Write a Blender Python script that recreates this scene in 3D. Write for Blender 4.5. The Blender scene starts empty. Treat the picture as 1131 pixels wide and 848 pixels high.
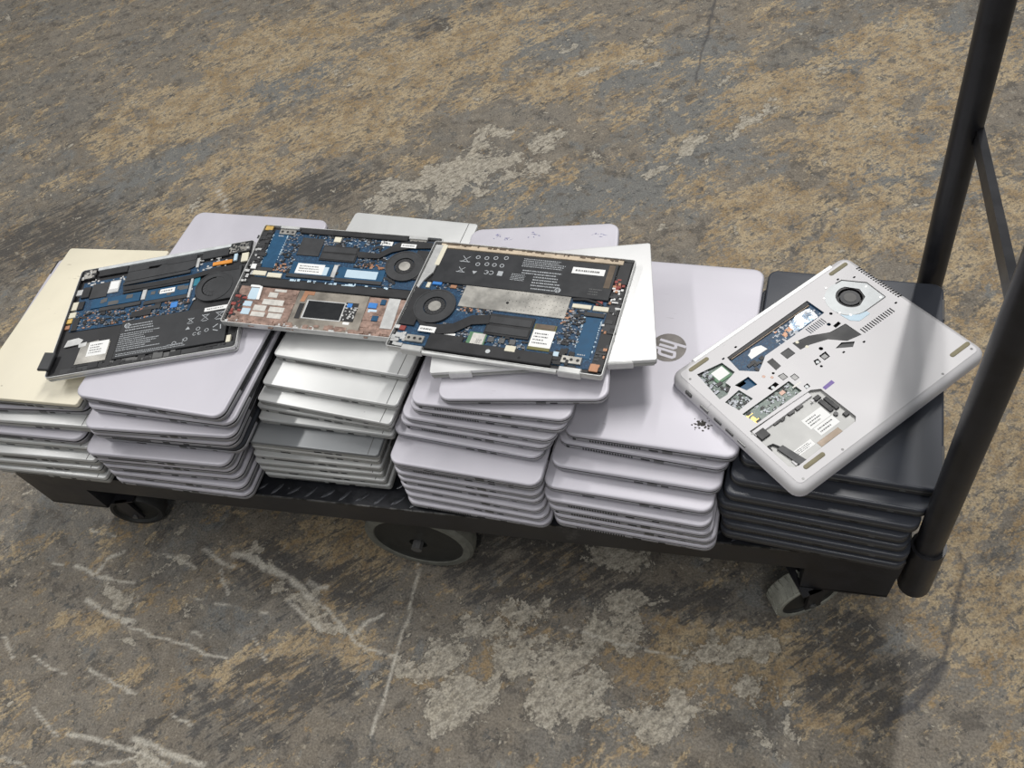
import bpy, math, random
import numpy as np
from mathutils import Matrix, Vector

random.seed(7)
SC = bpy.context.scene
COL = SC.collection
PI = math.pi

# ------------------------------------------------------------------ camera, world, lamps, exposure
cam_d = bpy.data.cameras.new('camera')
cam = bpy.data.objects.new('camera', cam_d); COL.objects.link(cam)
cam_d.sensor_width = 36.0
cam_d.lens = 890.504 * 36.0 / 1131.0
cam_d.clip_start = 0.02; cam_d.clip_end = 60
_r = (0.9654938, 0.1929756, -0.1748775)      # picture right
_d = (0.0573315, -0.8125300, -0.5800932)     # picture down
_f = (-0.2540371, 0.5500504, -0.7955562)     # view direction
cam.matrix_world = Matrix(((_r[0], -_d[0], -_f[0], 1.2390),
                           (_r[1], -_d[1], -_f[1], -0.50152),
                           (_r[2], -_d[2], -_f[2], 1.32870), (0, 0, 0, 1)))
SC.camera = cam
SC.view_settings.view_transform = 'Standard'
SC.view_settings.look = 'None'
SC.view_settings.exposure = 0.0
SC.view_settings.gamma = 1.0
SC.view_settings.use_curve_mapping = False
SC.cycles.max_bounces = 6

wd = bpy.data.worlds.new('hall_light'); SC.world = wd; wd.use_nodes = True
wb = wd.node_tree.nodes['Background']
wb.inputs[0].default_value = (0.93, 0.97, 1.0, 1)
wb.inputs[1].default_value = 0.27

def tube_lamp(name, loc, sx, sy, power, turn=0.0, col=(1.0, 0.98, 0.95)):
    l = bpy.data.lights.new(name, 'AREA'); l.shape = 'RECTANGLE'; l.size = sx; l.size_y = sy
    l.energy = power; l.color = col
    o = bpy.data.objects.new(name, l); COL.objects.link(o); o.location = loc; o.rotation_euler = (0, 0, turn)
    return o
tube_lamp('ceiling_tube', (1.734, 2.30, 4.2), 0.10, 2.4, 125, -0.2355)
tube_lamp('ceiling_tube', (-1.9, 0.4, 4.2), 0.14, 2.4, 92)
tube_lamp('ceiling_tube', (1.72, -2.2, 4.2), 0.14, 2.4, 48)

# ------------------------------------------------------------------ materials
class G:
    """small node-expression helper"""
    def __init__(s, nt): s.t = nt
    def node(s, typ, **kw):
        n = s.t.nodes.new(typ)
        for k, v in kw.items(): setattr(n, k, v)
        return n
    def put(s, sock, v):
        if isinstance(v, bpy.types.NodeSocket): s.t.links.new(v, sock)
        elif v is not None:
            sock.default_value = v
    def m(s, op, a, b=None, clamp=False):
        n = s.node('ShaderNodeMath', operation=op, use_clamp=clamp)
        s.put(n.inputs[0], a); s.put(n.inputs[1], b); return n.outputs[0]
    def v(s, op, a, b=None, out=0):
        n = s.node('ShaderNodeVectorMath', operation=op)
        s.put(n.inputs[0], a); s.put(n.inputs[1], b); return n.outputs[out]
    def noise(s, vec, scale, detail=4, rough=0.55, dist=0.0, out=0):
        n = s.node('ShaderNodeTexNoise'); s.put(n.inputs['Vector'], vec)
        n.inputs['Scale'].default_value = scale; n.inputs['Detail'].default_value = detail
        n.inputs['Roughness'].default_value = rough; n.inputs['Distortion'].default_value = dist
        return n.outputs[out]
    def step(s, x, lo, hi, to0=0.0, to1=1.0):
        n = s.node('ShaderNodeMapRange', interpolation_type='SMOOTHSTEP')
        s.put(n.inputs[0], x); n.inputs[1].default_value = lo; n.inputs[2].default_value = hi
        n.inputs[3].default_value = to0; n.inputs[4].default_value = to1; return n.outputs[0]
    def mix(s, f, a, b):
        n = s.node('ShaderNodeMix', data_type='RGBA'); s.put(n.inputs[0], f)
        s.put(n.inputs[6], a if not isinstance(a, tuple) else (*a, 1)); s.put(n.inputs[7], b if not isinstance(b, tuple) else (*b, 1))
        return n.outputs[2]
    def mapping(s, vec, scale=(1, 1, 1), rot=(0, 0, 0), loc=(0, 0, 0)):
        n = s.node('ShaderNodeMapping'); s.put(n.inputs[0], vec)
        n.inputs[1].default_value = loc; n.inputs[2].default_value = rot; n.inputs[3].default_value = scale
        return n.outputs[0]

MATS = {}
def mat(name, col, metal=0.0, rough=0.5, var=0.06, vscale=40.0, stretch=(1, 1, 1), bump=0.0, perobj=0.0, col2=None, thr=(0.45, 0.6), spec=0.5, c2scale=None):
    if name in MATS: return MATS[name]
    m = bpy.data.materials.new(name); m.use_nodes = True
    nt = m.node_tree; g = G(nt); p = nt.nodes['Principled BSDF']
    tc = g.node('ShaderNodeTexCoord').outputs['Object']
    vec = g.mapping(tc, stretch)
    n = g.noise(vec, vscale, 5, 0.6)
    k = g.step(n, 0.3, 0.7, 1 - var, 1 + var)
    if perobj:
        r = g.node('ShaderNodeObjectInfo').outputs['Random']
        k = g.m('MULTIPLY', k, g.m('ADD', g.m('MULTIPLY', r, perobj * 2), 1 - perobj))
    base = col
    if col2 is not None:
        base = g.mix(g.step(g.noise(vec, c2scale or vscale * 0.5, 6, 0.65), *thr), col, col2)
    c = g.v('SCALE', base if not isinstance(base, tuple) else None)
    sn = c.node
    if isinstance(base, tuple): sn.inputs[0].default_value = base
    g.put(sn.inputs['Scale'], k)
    nt.links.new(c, p.inputs['Base Color'])
    p.inputs['Metallic'].default_value = metal
    g.put(p.inputs['Roughness'], g.step(n, 0.25, 0.75, max(rough - 0.06, 0.02), min(rough + 0.06, 1)))
    p.inputs['Specular IOR Level'].default_value = spec
    if bump:
        b = g.node('ShaderNodeBump'); b.inputs['Strength'].default_value = bump; b.inputs['Distance'].default_value = 0.001
        nt.links.new(n, b.inputs['Height']); nt.links.new(b.outputs[0], p.inputs['Normal'])
    MATS[name] = m
    return m

def lid_mat(name, col, metal, rough, scuff=(0.25, 0.24, 0.25), scuff_amt=0.35, perobj=0.04):
    """anodised / painted lid with faint smudges and fine scratches"""
    m = bpy.data.materials.new(name); m.use_nodes = True
    nt = m.node_tree; g = G(nt); p = nt.nodes['Principled BSDF']
    oi = g.node('ShaderNodeObjectInfo')
    tc = g.node('ShaderNodeTexCoord').outputs['Object']
    off = g.node('ShaderNodeCombineXYZ'); g.put(off.inputs[0], g.m('MULTIPLY', oi.outputs['Random'], 13.0)); g.put(off.inputs[2], g.m('MULTIPLY', oi.outputs['Random'], 7.0))
    vec = g.v('ADD', tc, off.outputs[0])
    big = g.noise(vec, 7, 4, 0.55, 0.6)
    k = g.step(big, 0.3, 0.7, 0.95, 1.03)
    k = g.m('MULTIPLY', k, g.m('ADD', g.m('MULTIPLY', oi.outputs['Random'], perobj * 2), 1 - perobj))
    sp = g.noise(vec, 60, 3, 0.5)
    spots = g.step(sp, 0.74, 0.80)
    sv = g.mapping(vec, (6, 60, 6), (0, 0, 0.6))
    scr = g.m('MULTIPLY', g.step(g.noise(sv, 5, 2, 0.4), 0.72, 0.76), g.step(g.noise(vec, 5, 2), 0.52, 0.62))
    f = g.m('MULTIPLY', g.m('MAXIMUM', spots, scr), scuff_amt)
    base = g.mix(f, col, scuff)
    c = g.v('SCALE', base); g.put(c.node.inputs['Scale'], k)
    nt.links.new(c, p.inputs['Base Color'])
    p.inputs['Metallic'].default_value = metal
    g.put(p.inputs['Roughness'], g.step(big, 0.25, 0.75, rough - 0.05, rough + 0.08))
    MATS[name] = m
    return m

M = dict(
    lav=lid_mat('lavender_silver_aluminium', (0.560, 0.543, 0.598), 0.18, 0.47),
    lavbase=lid_mat('grey_aluminium_base', (0.33, 0.325, 0.345), 0.35, 0.42),
    sil=lid_mat('pale_silver_aluminium', (0.66, 0.665, 0.66), 0.25, 0.40),
    silbase=lid_mat('worn_silver_base', (0.40, 0.40, 0.385), 0.35, 0.44),
    cream=lid_mat('yellowed_cream_panel', (0.80, 0.74, 0.585), 0.0, 0.45, (0.2, 0.18, 0.14), 0.5),
    white=lid_mat('bright_white_silver', (0.72, 0.72, 0.72), 0.20, 0.42),
    greylid=lid_mat('dull_grey_lid', (0.24, 0.25, 0.26), 0.3, 0.4),
    blk=lid_mat('charcoal_lid', (0.040, 0.044, 0.056), 0.0, 0.34, (0.12, 0.12, 0.13), 0.4),
    blkbase=lid_mat('charcoal_base', (0.040, 0.038, 0.037), 0.0, 0.5, (0.10, 0.10, 0.10), 0.4),
    gasket=mat('black_rubber_bezel', (0.012, 0.012, 0.014), 0, 0.6),
    greyb=mat('grey_bezel', (0.085, 0.083, 0.080), 0, 0.5),
    port=mat('dark_port', (0.012, 0.012, 0.013), 0.2, 0.4),
    portg=mat('grey_port', (0.14, 0.14, 0.14), 0.5, 0.4),
    truck=mat('worn_black_paint', (0.016, 0.016, 0.019), 0.1, 0.38, var=0.3, vscale=25, bump=0.15, col2=(0.06, 0.058, 0.055), thr=(0.66, 0.74)),
    deck=mat('black_tread_plate', (0.012, 0.013, 0.017), 0.3, 0.36, var=0.3, vscale=60, bump=0.2, col2=(0.10, 0.10, 0.11), thr=(0.66, 0.72)),
    lug=mat('scuffed_tread_lug', (0.045, 0.047, 0.055), 0.4, 0.32, var=0.4, vscale=90),
    worn=mat('worn_steel_edge', (0.10, 0.10, 0.10), 0.6, 0.4, var=0.4, vscale=120, col2=(0.02, 0.02, 0.02), thr=(0.48, 0.58)),
    tyre=mat('grey_rubber_tyre', (0.135, 0.135, 0.115), 0, 0.7, var=0.2, vscale=60),
    tyrel=mat('pale_rubber_tyre', (0.24, 0.24, 0.205), 0, 0.7, var=0.2, vscale=60),
    tyreb=mat('black_rubber_tyre', (0.02, 0.02, 0.02), 0, 0.55, var=0.2),
    hub=mat('black_wheel_hub', (0.025, 0.026, 0.024), 0.2, 0.5, var=0.2),
    pcb=mat('blue_circuit_board', (0.007, 0.040, 0.095), 0.0, 0.5, var=0.3, vscale=500, col2=(0.02, 0.085, 0.165), thr=(0.5, 0.62), c2scale=350),
    pcbplain=mat('plain_blue_board', (0.004, 0.066, 0.150), 0.0, 0.5, var=0.1, vscale=80),
    pcbg=mat('green_grey_board', (0.10, 0.135, 0.12), 0.1, 0.4, var=0.35, vscale=500, col2=(0.26, 0.29, 0.25), thr=(0.54, 0.66), c2scale=400),
    black=mat('matt_black_plastic', (0.018, 0.018, 0.020), 0, 0.5, var=0.2),
    batt=mat('black_battery_film', (0.026, 0.027, 0.030), 0, 0.42, var=0.08),
    dkgrey=mat('dark_grey_coating', (0.040, 0.041, 0.044), 0.1, 0.5, var=0.15),
    steel=mat('bare_steel', (0.52, 0.50, 0.46), 0.8, 0.38, var=0.18, vscale=30),
    bronze=mat('stained_magnesium', (0.36, 0.325, 0.28), 0.7, 0.38, var=0.25, vscale=30),
    silver=mat('silver_metal', (0.66, 0.66, 0.65), 0.5, 0.4, var=0.1),
    chipg=mat('grey_component', (0.26, 0.275, 0.30), 0.3, 0.4, var=0.4, vscale=300),
    bright=mat('bright_galvanised', (0.58, 0.605, 0.615), 0.15, 0.55, var=0.12, vscale=60),
    whitep=mat('white_sticker', (0.84, 0.84, 0.83), 0, 0.55, var=0.03),
    bluelab=mat('pale_blue_label', (0.52, 0.66, 0.76), 0, 0.5, var=0.03),
    creamc=mat('ivory_connector', (0.72, 0.68, 0.55), 0, 0.5, var=0.05),
    tan=mat('tan_tape', (0.56, 0.46, 0.34), 0, 0.6, var=0.15, vscale=60),
    brown=mat('brown_foil', (0.15, 0.115, 0.085), 0.4, 0.4, var=0.15),
    copper=mat('copper_flex', (0.44, 0.225, 0.13), 0.2, 0.4, var=0.15),
    orange=mat('orange_flex', (0.75, 0.30, 0.05), 0, 0.4, var=0.15),
    gold=mat('gold_contact', (0.75, 0.50, 0.15), 0.5, 0.4),
    red=mat('red_cable', (0.27, 0.055, 0.045), 0, 0.5),
    teal=mat('teal_board', (0.03, 0.20, 0.28), 0, 0.4),
    bluec=mat('bright_blue_connector', (0.05, 0.22, 0.60), 0, 0.4),
    pinkm=mat('pinkish_copper_plate', (0.33, 0.225, 0.185), 0.5, 0.45, var=0.35, vscale=80),
    cell=mat('pale_key_plate', (0.62, 0.60, 0.56), 0.2, 0.5, var=0.12, vscale=120),
    glass=mat('dark_touchpad', (0.016, 0.017, 0.019), 0, 0.25, var=0.05),
    ink=mat('pale_grey_print', (0.40, 0.42, 0.44), 0, 0.6, var=0.05),
    inkd=mat('dark_grey_print', (0.10, 0.10, 0.10), 0, 0.6, var=0.05),
    foot=mat('olive_rubber_foot', (0.23, 0.205, 0.13), 0, 0.7, var=0.15),
    purple=mat('purple_sticker', (0.085, 0.030, 0.26), 0, 0.4),
    emb=mat('dark_mirror_emblem', (0.17, 0.155, 0.145), 0.3, 0.3),
    dcover=lid_mat('silver_grey_bottom_cover', (0.60, 0.588, 0.600), 0.10, 0.50),
    dfloor=mat('pale_drive_bay', (0.42, 0.42, 0.41), 0.2, 0.5, var=0.08),
    scorch=mat('black_scorch', (0.05, 0.045, 0.04), 0, 0.8, var=0.3),
    pen=mat('blue_grey_smudge', (0.20, 0.20, 0.34), 0, 0.6, var=0.3),
)

# ------------------------------------------------------------------ mesh helpers
class MB:
    def __init__(s): s.v = []; s.f = []
    def add(s, vs, fs):
        b = len(s.v); s.v += [tuple(p) for p in vs]; s.f += [tuple(b + i for i in f) for f in fs]; return s
    def box(s, x0, y0, z0, x1, y1, z1, ch=0.0):
        if ch <= 0:
            return s.add([(x0, y0, z0), (x1, y0, z0), (x1, y1, z0), (x0, y1, z0), (x0, y0, z1), (x1, y0, z1), (x1, y1, z1), (x0, y1, z1)],
                         [(3, 2, 1, 0), (4, 5, 6, 7), (0, 1, 5, 4), (1, 2, 6, 5), (2, 3, 7, 6), (3, 0, 4, 7)])
        c = min(ch, (x1 - x0) * .3, (y1 - y0) * .3, (z1 - z0) * .6)
        r = [[(x0, y0), (x1, y0), (x1, y1), (x0, y1)], [(x0 + c, y0 + c), (x1 - c, y0 + c), (x1 - c, y1 - c), (x0 + c, y1 - c)]]
        vs = [(*p, z0) for p in r[0]] + [(*p, z1 - c) for p in r[0]] + [(*p, z1) for p in r[1]]
        fs = [(3, 2, 1, 0), (8, 9, 10, 11)]
        for k in (0, 4):
            for i in range(4): fs.append((k + i, k + (i + 1) % 4, k + 4 + (i + 1) % 4, k + 4 + i))
        return s.add(vs, fs)
    def prism(s, pts, z0, z1):
        a = sum(pts[i][0] * pts[(i + 1) % len(pts)][1] - pts[(i + 1) % len(pts)][0] * pts[i][1] for i in range(len(pts)))
        if a < 0: pts = pts[::-1]
        n = len(pts)
        vs = [(p[0], p[1], z0) for p in pts] + [(p[0], p[1], z1) for p in pts]
        return s.add(vs, [tuple(range(n - 1, -1, -1)), tuple(range(n, 2 * n))] + [(i, (i + 1) % n, n + (i + 1) % n, n + i) for i in range(n)])
    def loft(s, rings, cap0=True, cap1=True):
        n = len(rings[0]); vs = [p for r in rings for p in r]; fs = []
        for k in range(len(rings) - 1):
            for i in range(n):
                fs.append((k * n + i, k * n + (i + 1) % n, (k + 1) * n + (i + 1) % n, (k + 1) * n + i))
        if cap0: fs.append(tuple(range(n - 1, -1, -1)))
        if cap1: fs.append(tuple((len(rings) - 1) * n + i for i in range(n)))
        return s.add(vs, fs)
    def slab(s, w, d, r, prof, cx=0, cy=0, seg=5, cap0=True, cap1=True):
        return s.loft([[(x + cx, y + cy, z) for x, y in rrect(w, d, r, ins, seg)] for z, ins in prof], cap0, cap1)
    def tube(s, path, rad, n=12, cap=True):
        rings = []; up = None
        P = [Vector(p) for p in path]
        for i, p in enumerate(P):
            t = (P[min(i + 1, len(P) - 1)] - P[max(i - 1, 0)]).normalized()
            a = t.orthogonal().normalized() if up is None else (up - t * up.dot(t)).normalized()
            up = a; b = t.cross(a)
            rr = rad[i] if isinstance(rad, (list, tuple)) else rad
            rings.append([tuple(p + a * rr * math.cos(2 * PI * k / n) + b * rr * math.sin(2 * PI * k / n)) for k in range(n)])
        return s.loft(rings, cap, cap)
    def ring(s, cx, cy, r0, r1, z0, z1, n=28):
        """flat annulus with thickness"""
        vs = []; fs = []
        for i in range(n):
            c, q = math.cos(2 * PI * i / n), math.sin(2 * PI * i / n)
            vs += [(cx + r0 * c, cy + r0 * q, z0), (cx + r1 * c, cy + r1 * q, z0), (cx + r1 * c, cy + r1 * q, z1), (cx + r0 * c, cy + r0 * q, z1)]
        for i in range(n):
            a, b = 4 * i, 4 * ((i + 1) % n)
            for k in range(4):
                fs.append((a + k, b + k, b + (k + 1) % 4, a + (k + 1) % 4))
        return s.add(vs, fs)
    def mesh(s, name, m, smooth=35):
        me = bpy.data.meshes.new(name); me.from_pydata(s.v, [], s.f)
        me.materials.append(m)
        if smooth:
            me.shade_smooth(); me.set_sharp_from_angle(angle=math.radians(smooth))
        me.update()
        return me

def rrect(w, d, r, ins, seg=5):
    r = max(r - ins, 0.0004); hx = w / 2 - ins; hy = d / 2 - ins; out = []
    for cx, cy, a0 in ((hx - r, -(hy - r), -PI / 2), (hx - r, hy - r, 0), (-(hx - r), hy - r, PI / 2), (-(hx - r), -(hy - r), PI)):
        for i in range(seg + 1):
            a = a0 + PI / 2 * i / seg
            out.append((cx + r * math.cos(a), cy + r * math.sin(a)))
    return out

def circ(cx, cy, r, n=20): return [(cx + r * math.cos(2 * PI * i / n), cy + r * math.sin(2 * PI * i / n)) for i in range(n)]

def link(name, me, parent=None, kind=None, label=None):
    o = bpy.data.objects.new(name, me); COL.objects.link(o)
    if parent: o.parent = parent
    if kind: o['kind'] = kind
    if label: o['label'] = label
    return o
def obj(name, mb, m, parent=None, kind=None, label=None, smooth=35):
    return link(name, mb.mesh(name, m, smooth), parent, kind, label)
def thing(name, label, cat, mw, group=None):
    o = bpy.data.objects.new(name, None); COL.objects.link(o)
    o.empty_display_size = 0.05
    o.matrix_world = mw
    o['label'] = label; o['category'] = cat
    if group: o['group'] = group
    return o
def place(x, y, z, yaw): return Matrix.Translation((x, y, z)) @ Matrix.Rotation(yaw, 4, 'Z')

# ------------------------------------------------------------------ floor
def grid_noise(x, y, scale, seed, octaves=4, rough=0.55):
    """smooth lattice noise, 0..1, for stain outlines"""
    out = np.zeros_like(x); amp = 1.0; tot = 0.0
    for o in range(octaves):
        rs = np.random.RandomState(seed + o); tab = rs.rand(256, 256)
        px, py = x * scale * 2 ** o + 17.3 * o, y * scale * 2 ** o + 5.1 * o
        ix, iy = np.floor(px).astype(int), np.floor(py).astype(int); fx, fy = px - ix, py - iy
        fx = fx * fx * (3 - 2 * fx); fy = fy * fy * (3 - 2 * fy)
        g = lambda i, j: tab[i % 256, j % 256]
        out += amp * ((g(ix, iy) * (1 - fx) + g(ix + 1, iy) * fx) * (1 - fy) + (g(ix, iy + 1) * (1 - fx) + g(ix + 1, iy + 1) * fx) * fy)
        tot += amp; amp *= rough
    return out / tot
def sstep(x, lo, hi):
    t = np.clip((x - lo) / (hi - lo), 0, 1); return t * t * (3 - 2 * t)

BLUE = [(0.66, 1.66, .28, .16, .5), (1.09, 1.5, .30, .22, .4), (1.6, 1.6, .25, .2, 0), (0.72, 0.95, .3, .14, .2), (-.15, 1.5, .3, .18, .6), (1.05, 1.05, .32, .22, .3), (1.62, 1.1, .22, .18, 0), (-.4, 1.1, .25, .12, .6), (1.1, 1.32, .24, .14, .3)]
OCHRE = [(-.24, 1.66, .45, .25, .4), (.33, 1.62, .45, .26, .4), (.1, 1.27, .55, .2, .5), (-.45, 1.36, .4, .22, .5), (1.64, 1.5, .3, .22, 0), (1.52, 1.2, .3, .22, .2), (1.70, .5, .25, .42, 0), (1.35, 1.38, .3, .16, 0), (1.66, .08, .2, .26, 0), (.8, 1.5, .3, .16, .4), (1.38, .86, .32, .2, 0), (1.75, .9, .25, .3, 0), (1.33, -.11, .22, .10, .2), (1.19, -.1, .14, .07, 0), (.62, .03, .16, .09, 0), (.6, -.14, .13, .10, .3), (.5, -.2, .10, .08, 0), (.09, -.2, .10, .05, .3), (-.1, .95, .4, .1, .6)]
DARK = [(0.51, -0.30, .10, .045, .5), (0.56, -0.25, .12, .05, .5), (0.34, -0.33, .07, .02, .3), (0.39, -0.27, .05, .02, .3), (.1, 1.0, .32, .10, .2), (-.69, .79, .45, .2, .4), (.88, .07, .35, .10, 0), (.5, -.05, .3, .06, 0), (1.0, .0, .3, .06, 0), (.60, -.25, .16, .07, .4), (.45, -.28, .12, .04, .4), (.52, -.20, .10, .05, .4), (1.45, -.06, .12, .07, .3), (1.52, -.1, .08, .06, 0), (1.20, -.02, .10, .05, 0), (.29, 1.77, .1, .06, .4), (.95, -.02, .10, .04, .4)]
PALE = [(0.88, -0.26, .04, .03, 0), (0.82, -0.12, .05, .05, 0), (0.22, 0.02, .03, .02, 0), (0.24, -0.05, .035, .022, .3), (1.31, -0.09, .05, .02, .2), (.58, 1.10, .17, .13, .5), (.74, 1.20, .09, .045, .6), (.46, 1.0, .16, .09, .2), (.72, 1.08, .10, .05, .5), (.62, 1.24, .10, .03, .2), (1.27, 1.24, .17, .03, .75), (1.10, 1.13, .14, .03, .75), (1.24, 1.46, .10, .02, .6), (.85, 1.50, .08, .03, .2), (.98, 1.53, .07, .03, .2),
        (.91, -.10, .13, .09, .9), (1.0, -.19, .14, .10, .3), (.85, -.24, .10, .08, 0), (1.1, -.06, .12, .06, .4), (.40, -.03, .06, .020, 0), (.11, -.10, .10, .020, -.1), (.16, -.12, .06, .015, -.2), (.50, -.08, .12, .018, -.4), (.57, -.12, .07, .015, -.4), (1.27, -.10, .08, .04, .3), (1.33, -.17, .08, .05, .2), (.80, -.16, .08, .06, 0), (1.09, .06, .10, .05, 0), (1.18, -.18, .1, .06, 0), (.33, -.375, .08, .018, -.2), (.19, -.22, .05, .015, 0)]
LINES = [(0.72, 0.016, 0.727, -0.081, 0.0035), (0.727, -0.081, 0.727, -0.183, 0.0035), (0.727, -0.183, 0.723, -0.289, 0.0035), (0.347, -0.019, 0.405, -0.031, 0.008), (0.405, -0.031, 0.481, -0.053, 0.008), (0.481, -0.053, 0.549, -0.088, 0.008), (0.379, -0.015, 0.481, -0.053, 0.0045), (0.481, -0.053, 0.571, -0.098, 0.0045), (0.571, -0.098, 0.639, -0.142, 0.0045), (0.639, -0.142, 0.674, -0.16, 0.0045), (0.674, -0.16, 0.721, -0.161, 0.0045), (0.491, -0.091, 0.526, -0.112, 0.005), (0.526, -0.112, 0.571, -0.135, 0.005), (0.644, -0.133, 0.657, -0.107, 0.005), (0.657, -0.107, 0.683, -0.091, 0.005), (0.518, -0.053, 0.558, -0.062, 0.006), (0.281, -0.018, 0.331, -0.04, 0.006), (0.331, -0.04, 0.358, -0.046, 0.006), (0.332, -0.053, 0.366, -0.092, 0.004), (0.196, -0.033, 0.241, -0.041, 0.004), (0.241, -0.041, 0.278, -0.055, 0.004), (0.085, -0.144, 0.125, -0.161, 0.007), (0.125, -0.161, 0.168, -0.173, 0.007), (0.168, -0.173, 0.205, -0.168, 0.007), (0.168, -0.173, 0.245, -0.188, 0.004), (0.245, -0.188, 0.337, -0.2, 0.004), (0.337, -0.2, 0.422, -0.212, 0.004), (0.022, -0.082, 0.072, -0.095, 0.006), (0.072, -0.095, 0.082, -0.056, 0.006), (0.082, -0.056, 0.107, -0.043, 0.006), (0.072, -0.095, 0.129, -0.102, 0.005), (0.129, -0.102, 0.165, -0.102, 0.005), (-0.034, -0.079, -0.006, -0.081, 0.003), (0.01, -0.005, 0.077, -0.012, 0.003), (0.175, -0.373, 0.238, -0.369, 0.0045), (0.238, -0.369, 0.307, -0.378, 0.0045), (0.307, -0.378, 0.395, -0.393, 0.0045), (0.303, -0.36, 0.367, -0.372, 0.007), (0.367, -0.372, 0.449, -0.38, 0.007), (0.212, -0.411, 0.262, -0.41, 0.004), (0.262, -0.41, 0.323, -0.389, 0.004), (0.069, -0.433, 0.127, -0.434, 0.003), (-0.057, -0.23, -0.009, -0.27, 0.003), (0.158, -0.263, 0.218, -0.282, 0.004), (0.218, -0.282, 0.27, -0.29, 0.004), (0.031, -0.26, 0.116, -0.283, 0.0025), (0.295, -0.112, 0.461, -0.121, 0.002), (0.454, -0.171, 0.493, -0.198, 0.002), (0.081, -0.346, 0.16, -0.379, 0.003), (0.326, -0.175, 0.35, -0.178, 0.003), (0.356, -0.315, 0.405, -0.322, 0.0025), (1.006, -0.069, 1.068, -0.081, 0.003), (1.068, -0.081, 1.195, -0.098, 0.003), (-0.162, 1.031, -0.084, 0.933, 0.006)]
CRACKS = [(1.621, 0.133, 1.627, 0.106, 0.004), (1.627, 0.106, 1.614, 0.059, 0.004), (1.614, 0.059, 1.594, -0.009, 0.006), (1.594, -0.009, 1.586, -0.052, 0.006), (1.586, -0.052, 1.563, -0.085, 0.011), (1.563, -0.085, 1.532, -0.116, 0.011), (1.532, -0.116, 1.5, -0.147, 0.007), (1.15, 1.823, 1.132, 1.596, 0.006), (1.132, 1.596, 1.12, 1.412, 0.004)]

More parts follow.
